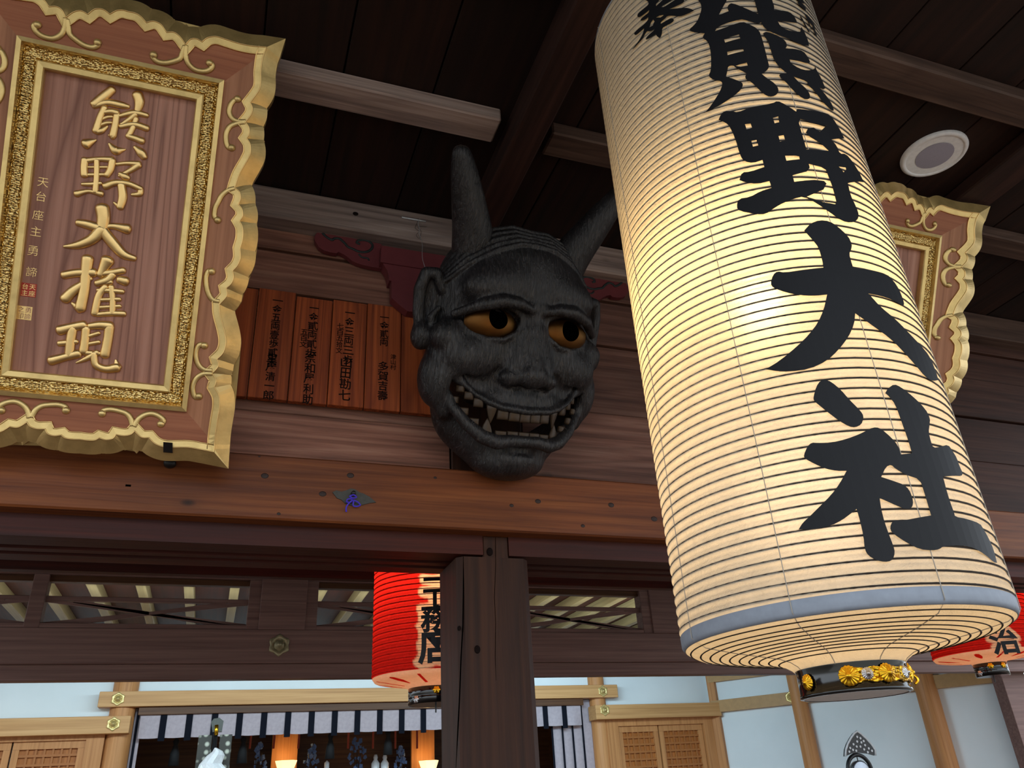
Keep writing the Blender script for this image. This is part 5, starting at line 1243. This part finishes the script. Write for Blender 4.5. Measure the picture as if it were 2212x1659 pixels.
build_red(X, Y, R, zb_, 0.080, [('治', cyl(2172, 1392, R, X, Y)[1]+0.02, 0.15)], cyl(2172, 1392, R, X, Y)[0], 'red paper lantern peeking out below the big white lantern at the right picture edge')

# ================================================================== HALL BEHIND
Y1, YA, YC = 6.5, 9.5, 11.6
def zpx(px, py, Y): return onY(px, py, Y).z
def xpx(px, py, Y): return onY(px, py, Y).x
# eaves strip between: dark board with small rafter ends
YE = 4.4
za, zc_ = zpx(500, 1200, YE), zpx(500, 1243, YE)
t = tag(box('eaves_board', (-3.6, YE, zc_), (4.6, YE+0.06, 3.497), M['kamoi']), 'dark eaves board seen just under the door rail, with small rafter ends', 'board')
k = 0; x = -1.6
while x < 4.6:
    b = box('rafter_end', (x, YE-0.09, zc_+0.055), (x+0.055, YE, zc_+0.13), M['kamoi'], t); x += 0.335
# brown lintel with six-petal fitting, and the openwork transom above it
zl0, zl1, zl2 = zpx(700, 1464, Y1), zpx(700, 1432, Y1), zpx(700, 1361, Y1)
lint = box('hall_lintel', (-3, Y1, zl1), (10, Y1+0.16, zl2), M['hallbeam']); tag(lint, 'long brown lintel of the inner hall with a six-petalled metal flower on it', 'beam')
box('lower_board', (-3, Y1+0.03, zl0), (10, Y1+0.13, zl1), M['hallbeam'], lint)
def hexflower(c, r, mat, parent, name='flower_fitting', petals=6, nrm=Vector((0, -1, 0))):
    tx = Vector((0, 0, 1)).cross(nrm).normalized(); upv = Vector((0, 0, 1)); R = []
    for fr, d in ((1.0, 0.0), (1.0, 0.12), (0.92, 0.18), (0.55, 0.16), (0.5, 0.10), (0.44, 0.10), (0.40, 0.26), (0.22, 0.34), (0.2, 0.5), (0.1, 0.6), (0.005, 0.62)):
        row = []
        for j in range(48):
            a = 2*PI*j/48+PI/2; ph = (a-PI/2)*petals/(2*PI); s = abs(2*(ph-math.floor(ph+0.5)))
            k_ = (1.0-0.20*s**0.8) if fr > 0.5 else 1.0
            row.append(c+(tx*math.cos(a)+upv*math.sin(a))*r*fr*k_+nrm*r*d)
        R.append(row)
    V, F = loft(R, True, False); return put(name, V, F, mat, parent, True)
c = onY(603, 1394, Y1); hexflower(Vector((c.x, Y1, c.z)), 0.084, M['gold_dull'], lint)
zt1 = zpx(700, 1241, Y1); zt0 = zpx(700, 1256, Y1); ztb = zpx(700, 1268, Y1); zm0, zm1 = zpx(300, 1297, Y1), zpx(300, 1288, Y1)
trn = empty('openwork_transom', (2.0, Y1+0.05, zl2)); tag(trn, 'brown openwork transom with thin crossed braces above the hall lintel', 'transom')
box('top_rail', (-3, Y1+0.01, zt0), (10, Y1+0.13, 3.35), M['hallbeam'], trn)
box('under_rail', (-3, Y1+0.04, ztb), (10, Y1+0.11, zt0), M['altar'], trn)
box('middle_rail', (-3, Y1+0.04, zm0), (10, Y1+0.09, zm1), M['hallbeam'], trn)
box('bottom_rail', (-3, Y1+0.01, zl2), (10, Y1+0.11, zl2+0.035), M['hallbeam'], trn)
wide = [(561, 664)]
x0, x1 = xpx(563, 1300, Y1), xpx(662, 1300, Y1); bay = 3.42
posts = [x0-bay, x0, x0+bay, x0+2*bay]; pwid = x1-x0
for q in posts: box('stile', (q, Y1-0.01, zl2), (q+pwid, Y1+0.14, 3.35), M['hallbeam'], trn)
for q in posts:
    a, b = q+pwid, q+bay
    mids = [a+0.04, (a+b)/2, b-0.04]
    for mm in mids: box('strut', (mm-0.05, Y1+0.005, zl2), (mm+0.05, Y1+0.12, zt0), M['hallbeam'], trn)
    for i in range(2):
        u0, u1 = mids[i]+0.05, mids[i+1]-0.05
        for (za_, zb2) in ((zl2+0.035, zm0), (zm0, zl2+0.035)):
            for s_ in (0.0, 0.05):
                A = Vector((u0, Y1+0.05, za_)); Bq = Vector((u1, Y1+0.05, zb2)); off = Vector(((0.16 if s_ else 0), 0.01 if za_ < zb2 else 0, 0))
                d = (Bq-A).normalized(); nn = Vector((-d.z, 0, d.x))*0.012; th = Vector((0, 0.016, 0))
                A2, B2 = A+off, Bq-off
                if s_: A2 = A2+d*0.02
                V, F = loft([[A2+nn, A2-nn, A2-nn+th, A2+nn+th], [B2+nn, B2-nn, B2-nn+th, B2+nn+th]]); put('brace', V, F, M['hallbeam'], trn)
# hall ceiling: dark boards with pale battens running away, crossed by a few beams
zh = 3.3
o = box('ceiling_hall', (-4, Y1+0.15, zh), (11, YA+0.4, zh+0.06), M['hall_ceiling'], bev=0); tag(o, kind='structure')
# back wall, altar opening between the two columns
xL, xR = xpx(262, 1500, YA), xpx(1293, 1480, YA)
zn0, zn1 = zpx(800, 1518, YA), zpx(800, 1488, YA)      # long nageshi over the altar
zs0, zs1 = zpx(140, 1590, YA), zpx(140, 1552, YA)      # lower ones at the sides
xc = xpx(1541, 1530, YA)
x = -3.2; i = 0
while x < xc-0.2:
    tag(box('rafter', (x, Y1+0.2, zh-0.10), (x+0.075, YA, zh-0.002), M['rafter']), 'pale rafter under the hall ceiling, glimpsed through the openwork transom', 'rafter', 'pale rafters of the hall ceiling'); x += 0.36
bm = bmesh.new()
bmbox(bm, (-5, YA+0.10, zn1), (xc+0.3, YA+0.16, 3.5)); bmbox(bm, (-5, YA+0.10, 0.0), (xL, YA+0.16, zn1)); bmbox(bm, (xR, YA+0.10, 0), (xc+0.3, YA+0.16, zn1))
o = putbm('wall_back', bm, M['white']); tag(o, kind='structure')
o = box('floor_hall', (-5, 6.4, 0.0), (11, 13, 0.35), M['floor'], bev=0); tag(o, kind='structure')
nb = box('altar_lintel', (xpx(217, 1500, YA), YA-0.08, zn0), (xpx(1327, 1480, YA), YA+0.06, zn1), M['hinoki']); tag(nb, 'pale lintel over the altar curtain with a gold flower near each end', 'beam')
for px_, py_ in ((255, 1510), (1302, 1493)): c = onY(px_, py_, YA-0.08); hexflower(c, 0.068, M['gold_pale'], nb, 'nail_cover')
for px0_, px1_, lab, studpx in ((-300, 287, 'short pale side lintel left of the altar with a gold flower at its end', (245, 1564)), (1279, 1545, 'short pale side lintel right of the altar with a gold flower at its end', (1306, 1534))):
    sb = box('side_lintel', (xpx(px0_, 1560, YA), YA-0.14, zs0), (xpx(px1_, 1540, YA) if px1_ < 1500 else xc+0.02, YA+0.08, zs1), M['hinoki']); tag(sb, lab, 'beam')
    c = onY(studpx[0], studpx[1], YA-0.14); hexflower(c, 0.068, M['gold_pale'], sb, 'nail_cover')
def column(cx, cy, r, z0_, z1_, lab, group=None):
    V, F = lathe(cx, cy, [(r, z0_), (r, z1_)], 32); o_ = put('column', V, F, M['hinokiZ'], None, True); tag(o_, lab, 'column', group); return o_
rc = (xpx(290, 1500, YA)-xpx(237, 1500, YA))/2*0.98
column(xL+0.03, YA+0.08, rc*1.08, 0.3, 3.4, 'round pale column at the left end of the altar curtain')
column(xR-0.0, YA+0.08, rc*0.9, 0.3, 3.4, 'round pale column at the right end of the altar curtain')
# altar alcove
o = box('wall_altar', (xL-0.1, YC, 0), (xR+0.2, YC+0.1, 3.4), M['altar'], bev=0); tag(o, kind='structure')
bm = bmesh.new(); bmbox(bm, (xL-0.1, YA+0.2, 0), (xL-0.02, YC, 3.4)); bmbox(bm, (xR+0.12, YA+0.2, 0), (xR+0.2, YC, 3.4)); bmbox(bm, (xL-0.1, YA+0.2, 3.0), (xR+0.2, YC, 3.06))
o = putbm('wall_altar_sides', bm, M['altar']); tag(o, kind='structure')
# striped valance
vz1a, vz0a = zpx(300, 1540, YA+0.02), zpx(300, 1592, YA+0.02)
vx0, vx1 = xpx(296, 1560, YA+0.02), xpx(1260, 1545, YA+0.02)
val = empty('valance_curtain', ((vx0+vx1)/2, YA+0.02, vz1a)); tag(val, 'long white valance curtain with black vertical stripes over the altar', 'curtain')
nst = 20; sx = (vx1-vx0)/nst
box('curtain_rod', (vx0, YA-0.02, zpx(600, 1534, YA)-0.02), (vx1, YA+0.015, zn0+0.001), M['altar'], val)  # added rod, dark colour stands in for shade under the lintel
zt_v, zb_v = zpx(600, 1534, YA), zpx(600, 1586, YA)
def cloth(name, x0, x1, z0_, z1_, y, mat, amp, par, nx=14):
    V = []; F = []
    for i in range(nx+1):
        f = i/nx; xx = x0+(x1-x0)*f
        for j in range(5):
            g = j/4; V.append(Vector((xx, y-amp*math.sin(PI*f)*g*0.9-0.3*amp*math.sin(6*f+x0*9)*g, z1_+(z0_-z1_)*g-amp*0.25*math.sin(PI*f)*g)))
    for i in range(nx):
        for j in range(4): F.append((i*5+j, i*5+5+j, i*5+6+j, i*5+1+j))
    return put(name, V, F, mat, par, True)
for i in range(nst):
    a = vx0+i*sx
    cloth('panel', a+0.028, a+sx-0.028, zb_v, zt_v, YA+0.02, M['cloth'], 0.02, val)
    if i: cloth('stripe', a-0.032, a+0.032, zb_v-0.03, zt_v, YA+0.012, M['black_cloth'], 0.006, val, 4)
# side drapes
for px0_, px1_, py_, lab, dark in ((271, 300, 1600, 'narrow striped drape hanging at the left column', 3), (1192, 1280, 1580, 'white drape with thin black stripes hanging at the right column', 4)):
    x0, x1 = xpx(px0_, py_, YA+0.12), xpx(px1_, py_, YA+0.12)
    dr = empty('side_drape', ((x0+x1)/2, YA+0.12, 1.6)); tag(dr, lab, 'drape')
    ns = dark; sw = (x1-x0)/ns
    for i in range(ns):
        cloth('panel', x0+i*sw, x0+(i+1)*sw, 0.6, zn0, YA+0.13, M['cloth'], 0.03, dr, 8); cloth('stripe', x0+i*sw-0.012, x0+i*sw+0.012, 0.6, zn0, YA+0.108, M['black_cloth'], 0.004, dr, 3)
# lattice doors beside the altar
def lattice_door(name, x0, x1, z1_, lab, y=YA+0.02):
    d = box(name, (x0, y+0.03, 0.4), (x1, y+0.06, z1_), M['lattice']); tag(d, kind='structure')
    bm = bmesh.new()
    for a, b in (((x0, y-0.005, z1_-0.07), (x1, y+0.05, z1_)), ((x0, y-0.005, 0.4), (x0+0.06, y+0.05, z1_-0.071)), ((x1-0.06, y-0.005, 0.4), (x1, y+0.05, z1_-0.071))): bmbox(bm, a, b)
    putbm('frame', bm, M['hinokiZ'], d)
    bm = bmesh.new(); xx = x0+0.12
    while xx < x1-0.07: bmbox(bm, (xx, y+0.008, 0.4), (xx+0.018, y+0.04, z1_-0.07)); xx += 0.075
    zz = z1_-0.14
    while zz > 1.4: bmbox(bm, (x0+0.06, y+0.002, zz), (x1-0.06, y+0.035, zz+0.022)); zz -= 0.082
    putbm('lattice', bm, M['lattice_dark'], d)
zd = zpx(100, 1601, YA); zd2 = zpx(1430, 1566, YA)
lattice_door('door_1', xpx(-120, 1620, YA), xpx(22, 1620, YA), zd, '')
lattice_door('door_2', xpx(26, 1620, YA), xpx(182, 1620, YA), zd, '')
lattice_door('door_3', xpx(1338, 1600, YA), xpx(1425, 1600, YA), zd2, '')
lattice_door('door_4', xpx(1428, 1600, YA), xpx(1522, 1600, YA), zd2, '')
bm = bmesh.new(); bmbox(bm, (xpx(183, 1620, YA), YA-0.02, 0.4), (xpx(222, 1620, YA), YA+0.09, zs0)); bmbox(bm, (xpx(-150, 1600, YA), YA-0.02, zd), (xpx(183, 1620, YA), YA+0.09, zs0)); o = putbm('trim_1', bm, M['hinokiZ']); tag(o, kind='structure')
bm = bmesh.new(); bmbox(bm, (xpx(1312, 1600, YA), YA-0.02, 0.4), (xpx(1337, 1600, YA), YA+0.09, zs0)); bmbox(bm, (xpx(1523, 1600, YA), YA-0.02, 0.4), (xc+0.02, YA+0.09, zs0)); bmbox(bm, (xpx(1337, 1600, YA), YA-0.02, zd2), (xpx(1523, 1600, YA), YA+0.09, zs0)); o = putbm('trim_2', bm, M['hinokiZ']); tag(o, kind='structure')
# right-hand wall, swinging forward from the corner
WLEN = 3.28; C0 = Vector((xc, YA+0.02, 0)); ang = math.radians(WALL_ANG); WD = Vector((math.sin(ang), -math.cos(ang), 0)); WN = Vector((-WD.y, WD.x, 0))
if WN.dot(CAM-C0) < 0: WN = -WN
def onW(px, py, off=0.0): return onP(px, py, C0, WN, off)
def wq(s, z, o_): return C0+WD*s+WN*o_+Vector((0, 0, z))
def wbox(name, s0, s1, z0_, z1_, o0, o1, mat, parent=None):
    V = [wq(s, z, o_) for s in (s0, s1) for o_ in (o0, o1) for z in (z0_, z1_)]
    F = [(0, 1, 3, 2), (4, 6, 7, 5), (0, 4, 5, 1), (2, 3, 7, 6), (0, 2, 6, 4), (1, 5, 7, 3)]
    bmx = fix(V, F); return putbm(name, bmx, mat, parent)
def sOf(px, py, off=0.0): return (onW(px, py, off)-C0).dot(WD)
o = wbox('wall_hall_right', 0, WLEN, 0, 3.29, -0.08, 0.0, M['white']); tag(o, kind='structure')
zw1 = onW(1700, 1496, 0.05).z; zw0 = onW(1700, 1523, 0.05).z
rl = wbox('wall_rail', 0.02, WLEN-0.02, zw0, zw1, 0.0, 0.09, M['pale_rail']); tag(rl, 'pale wooden rail along the white right-hand wall of the hall', 'rail')
c = onW(1708, 1506, 0.09); hexflower(c, 0.07, M['gold_pale'], rl, 'nail_cover', 6, WN)
zu = onW(1560, 1468, 0.05).z
ur = wbox('upper_wall_rail', 0.02, 1.0, zu-0.02, zu+0.2, 0.0, 0.08, M['pale_rail']); tag(ur, 'stub of a pale upper rail in the corner of the white wall', 'rail')
tag(wbox('corner_stud', 0.0, 0.10, 0.35, 3.28, 0.0, 0.07, M['hinokiZ']), 'slim pale corner stud between the back wall and the white right-hand wall', 'stud')
for pxa, pxb, py_, lab in ((1712, 1748, 1530, 'round pale column on the white wall below the big lantern base'), (1979, 2028, 1500, 'thick round pale column right of the big lantern base, grey in shade')):
    a, b = onW(pxa, py_, 0.06), onW(pxb, py_, 0.06); mid = (a+b)/2; r = (ray(pxb, py_).angle(ray(pxa, py_)))/2*(mid-CAM).length
    column(mid.x, mid.y, r, 0.3, 3.3, lab, None)
hx = xpx(2173, 1500, 6.68)
tag(box('hall_post', (hx, 6.665, 0.35), (hx+0.34, 6.80, 3.29), M['hallbeam']), 'brown square hall post at the far right edge, below the second red lantern', 'post')
# standing mirror with openwork crown
YM = 7.3
c = onY(1853, 1622, YM); st = empty('mirror_stand', (c.x, YM, 0.35)); tag(st, 'black ring stand with a pointed openwork crown in front of the white wall', 'stand')
def mp_(pts, Y): return [(onY(a, b, Y).x, onY(a, b, Y).z) for a, b in pts]
crown = [(1824, 1634), (1825, 1619), (1829, 1607), (1836, 1594), (1843, 1584), (1849, 1580), (1857, 1585), (1868, 1595), (1880, 1608), (1888, 1620), (1889, 1632), (1875, 1628), (1855, 1626), (1838, 1628)]
V, F = prism(mp_(crown, YM), [], lambda u, v, d: Vector((u, d, v)), YM-0.015, YM+0.015); cr_ = putbm('crown', fix(V, F), M['black'], st)
V, F = path_ribbon([Vector((*p, 0)) for p in mp_(crown[:11], YM)], 0.022, 0.008, lambda u, v, d: Vector((u, YM-0.016-d, v))); put('crown_edge', V, F, M['porcelain'], cr_, True)
parts = []
rr_ = random.Random(3)
for (a, b) in ((1834, 1616), (1841, 1608), (1849, 1602), (1858, 1604), (1866, 1610), (1874, 1617), (1840, 1620), (1848, 1613), (1856, 1613), (1864, 1619), (1872, 1625), (1832, 1624), (1849, 1592), (1856, 1595), (1847, 1622), (1881, 1622), (1863, 1601)):
    p = onY(a, b, YM); parts.append(loft([[Vector((p.x+0.012*math.cos(2*PI*j/8), YM-0.0165-d, p.z+0.012*math.sin(2*PI*j/8))) for j in range(8)] for d in (0.0, 0.003)]))
V, F = merge(parts); put('crown_openwork', V, F, M['porcelain'], cr_)
cz = onY(1858, 1665, YM); rr0 = (onY(1858, 1665, YM)-onY(1858, 1632, YM)).length
V, F = tube([Vector((cz.x+rr0*math.cos(a), YM, cz.z+rr0*math.sin(a))) for a in [2*PI*i/48 for i in range(49)]], 0.020, 10, False); put('ring', V, F, M['black'], st, True)
V, F = loft([[Vector((cz.x+r*math.cos(2*PI*j/40), YM+d, cz.z-0.02+r*math.sin(2*PI*j/40))) for j in range(40)] for r, d in ((0.115, 0.02), (0.115, -0.02), (0.10, -0.028), (0.0005, -0.03))]); put('mirror', V, F, M['steel'], st, True)
V, F = tube([Vector((cz.x, YM, cz.z+rr0)), Vector((cz.x, YM, cz.z+0.09))], 0.006, 6); put('mirror_hook', V, F, M['black'], st)
V, F = merge([tube([Vector((cz.x, YM, cz.z-rr0)), Vector((cz.x, YM, 0.4))], 0.03, 10), lathe(cz.x, YM, [(0.03, 0.5), (0.16, 0.42), (0.18, 0.35), (0.0005, 0.35)], 24)]); put('pedestal', V, F, M['black'], st, True)

# ------------------------------------------------------------------ things on and before the altar
zal = 1.70
o = box('altar_table', (xL+0.2, 10.5, 0.35), (xR-0.1, 10.96, zpx(700, 1700, 10.6)), M['altar']); tag(o, 'dark altar table at the bottom picture edge behind the striped valance', 'table')
zal = zpx(700, 1700, 10.6)
# paper streamer wand
YG = 8.9
c = onY(462, 1640, YG); g = empty('paper_wand', (c.x, YG, 0.35)); tag(g, 'white paper streamer wand with dark square cap and checkered paper, in front of the altar', 'wand')
V, F = prism(mp_([(456, 1560), (462, 1553), (474, 1551), (483, 1558), (479, 1581), (459, 1582)], YG), [], lambda u, v, d: Vector((u, d, v)), YG-0.03, YG+0.03); putbm('cap', fix(V, F), M['bronze'], g)
V, F = tube([onY(468, 1566, YG-0.04), onY(467, 1588, YG-0.04)], 0.018, 8); put('handle', V, F, M['gold_bright'], g, True)
V, F = tube([onY(466, 1582, YG), Vector((c.x, YG, 0.36))], 0.022, 8); put('pole', V, F, M['black'], g, True)
for sx_, (xa_, xb_) in enumerate(((428, 458), (474, 501))):
    p = box('beaded_panel', (xpx(xa_, 1600, YG+0.03), YG+0.02, 1.2), (xpx(xb_, 1600, YG+0.03), YG+0.035, zpx(460, 1587, YG)), M['checker'], g)
V, F = lathe(onY(464, 1620, YG-0.1).x, YG-0.1, [(0.012, zpx(464, 1616, YG-0.1)), (0.05, zpx(464, 1623, YG-0.1)), (0.075, zpx(464, 1632, YG-0.1)), (0.11, zpx(464, 1650, YG-0.1)), (0.15, zpx(464, 1675, YG-0.1)), (0.17, 1.5)], 11, 0.3)
V = [v+Vector((0.03*math.sin(37*v.z+5*v.x), 0.03*math.cos(41*v.x), 0)) for v in V]; put('paper_streamers', V, F, M['paper_white'], g)
# lamps on the altar
for px_, py_, lab in ((618, 1648, 'lit paper altar lamp on the left, glowing against a pale pillar'), (926, 1650, 'lit paper altar lamp on the right, half hidden by the dark post')):
    YL = 10.7; c = onY(px_, py_, YL); l_ = empty('altar_lamp', (c.x, YL, zal)); tag(l_, lab, 'lamp', 'altar lamps')
    V, F = lathe(c.x, YL, [(0.075, zpx(px_, 1672, YL)), (0.125, zpx(px_, 1645, YL)), (0.128, zpx(px_, 1643, YL))], 6); put('shade', V, F, M['lampglow'], l_)
    V, F = lathe(c.x, YL, [(0.05, zal), (0.02, zal+0.02), (0.02, zpx(px_, 1672, YL))], 12); put('foot', V, F, M['black'], l_, True)
    lamp('altar_lamp_light', 'POINT', (c.x, YL+0.10, zpx(px_, 1636, YL)), 2.2, (1.0, 0.55, 0.16), 0.03)
    b = box('altar_pillar', (c.x-0.155, YL+0.30, 0.4), (c.x+0.155, YL+0.36, 3.0), M['hinokiZ']); tag(b, 'pale altar pillar behind the left lamp, lit orange' if px_ < 700 else 'pale altar pillar behind the right lamp, lit orange', 'pillar')
# hanging tassels, vases, flowers
tas = [(377, 1632, 'black', 'dark tassel hanging under the left end of the valance'), (524, 1627, 'black', 'dark tassel hanging between the paper wand and the left altar lamp'), (713, 1618, 'black', 'dark tassel hanging right of the left altar lamp'), (838, 1610, 'black', 'dark tassel hanging below the valance left of the post')]
for px_, py_, mt, lab in tas:
    YT = 9.9; c = onY(px_, py_, YT); t_ = empty('tassel', (c.x, YT, c.z)); tag(t_, lab, 'tassel', 'tassels under the valance')
    V, F = lathe(c.x, YT, [(0.012, c.z+0.17), (0.035, c.z+0.14), (0.022, c.z+0.10), (0.045, c.z+0.02), (0.055, c.z-0.10), (0.0005, c.z-0.10)], 14); put('skirt', V, F, M['tassel'], t_, True)
    V, F = tube([Vector((c.x, YT, c.z+0.16)), Vector((c.x, YT, zn0))], 0.007, 6); put('cord', V, F, M['vermilion'], t_)
for px_ in (542, 593, 646, 752, 805, 853, 900):  # thin red cords hanging in the altar
    YT = 10.2; c = onY(px_, 1600, YT); V, F = tube([Vector((c.x, YT, zpx(px_, 1617, YT))), Vector((c.x, YT, zn0+0.1))], 0.012, 6)
    V = [v+Vector((0.006*math.sin(v.z*60), 0, 0)) for v in V]; tag(put('red_cord', V, F, M['vermilion'], None, True), 'thin red cord hanging in the altar shadow under the valance', 'streamer', 'red cords of the altar')
for px_, lab in ((811, 'white porcelain vase, left one of a pair right of the blue flowers'), (831, 'white porcelain vase, right one of a pair right of the blue flowers')):
    YV = 10.6; c = onY(px_, 1650, YV); z_ = zal; h = zpx(px_, 1630, YV)-zal
    V, F = lathe(c.x, YV, [(0.03, z_), (0.045, z_+0.01), (0.05, z_+h*0.45), (0.05, z_+h*0.7), (0.022, z_+h*0.82), (0.028, z_+h*0.9), (0.018, z_+h), (0.0005, z_+h)], 20); tag(put('vase', V, F, M['porcelain'], None, True), lab, 'vase', 'white altar vases')
fl = [(771, 1640, 0.13, 'bunch of blue flowers on the altar right of the left lamp'), (558, 1644, 0.09, 'small bunch of blue-green flowers left of the left altar lamp'), (672, 1644, 0.09, 'small bunch of blue-green flowers right of the left altar lamp'), (866, 1645, 0.08, 'small bunch of flowers right of the white vases')]
for px_, py_, rr0, lab in fl:
    YF = 10.75; c = onY(px_, py_, YF); t_ = empty('flower_vase', (c.x, YF, zal)); tag(t_, lab, 'flowers')
    V, F = lathe(c.x, YF, [(0.03, zal), (0.045, zal+0.03), (0.02, zal+0.09), (0.028, zal+0.11), (0.0005, zal+0.10)], 12); put('vase', V, F, M['bronze'], t_, True)
    parts = []; rg = random.Random(px_)
    for k in range(46):
        f = rg.random(); h = 0.10+f*(c.z-zal+rr0*1.5-0.05); wd = rr0*(1-abs(2*f-0.8)*0.6)
        p = Vector((c.x+rg.uniform(-1, 1)*wd, YF+rg.uniform(-1, 1)*wd*0.6, zal+h)); s_ = rg.uniform(0.014, 0.028)
        a = rg.uniform(0, 6.28); q = [p+Vector((s_*math.cos(a+i*PI/2), rg.uniform(-.01, .01), s_*1.3*math.sin(a+i*PI/2))) for i in range(4)]
        parts.append((q, [(0, 1, 2, 3)]))
    V, F = merge(parts); put('blossoms', V, F, M['blue'], t_)
    V, F = merge([tube([Vector((c.x, YF, zal+0.09)), Vector((c.x+dx, YF, c.z+rr0*0.9))], 0.004, 5) for dx in (-rr0*0.4, 0, rr0*0.4)]); put('stems', V, F, M['black'], t_)
for px_, lab in ((706, 'small red and white offering doll on the altar, left of the blue flowers'),):
    YV = 10.6; c = onY(px_, 1652, YV); h = zpx(px_, 1645, YV)-zal
    t_ = empty('offering', (c.x, YV, zal)); tag(t_, lab, 'offering')
    V, F = lathe(c.x, YV, [(0.07, zal), (0.06, zal+0.03), (0.03, zal+h*0.7), (0.0005, zal+h*0.75)], 14); put('body', V, F, M['seal_red'], t_, True)
    V, F = lathe(c.x, YV, [(0.0005, zal+h*0.65), (0.03, zal+h*0.75), (0.03, zal+h*0.95), (0.0005, zal+h*1.05)], 12); put('head', V, F, M['porcelain'], t_, True)
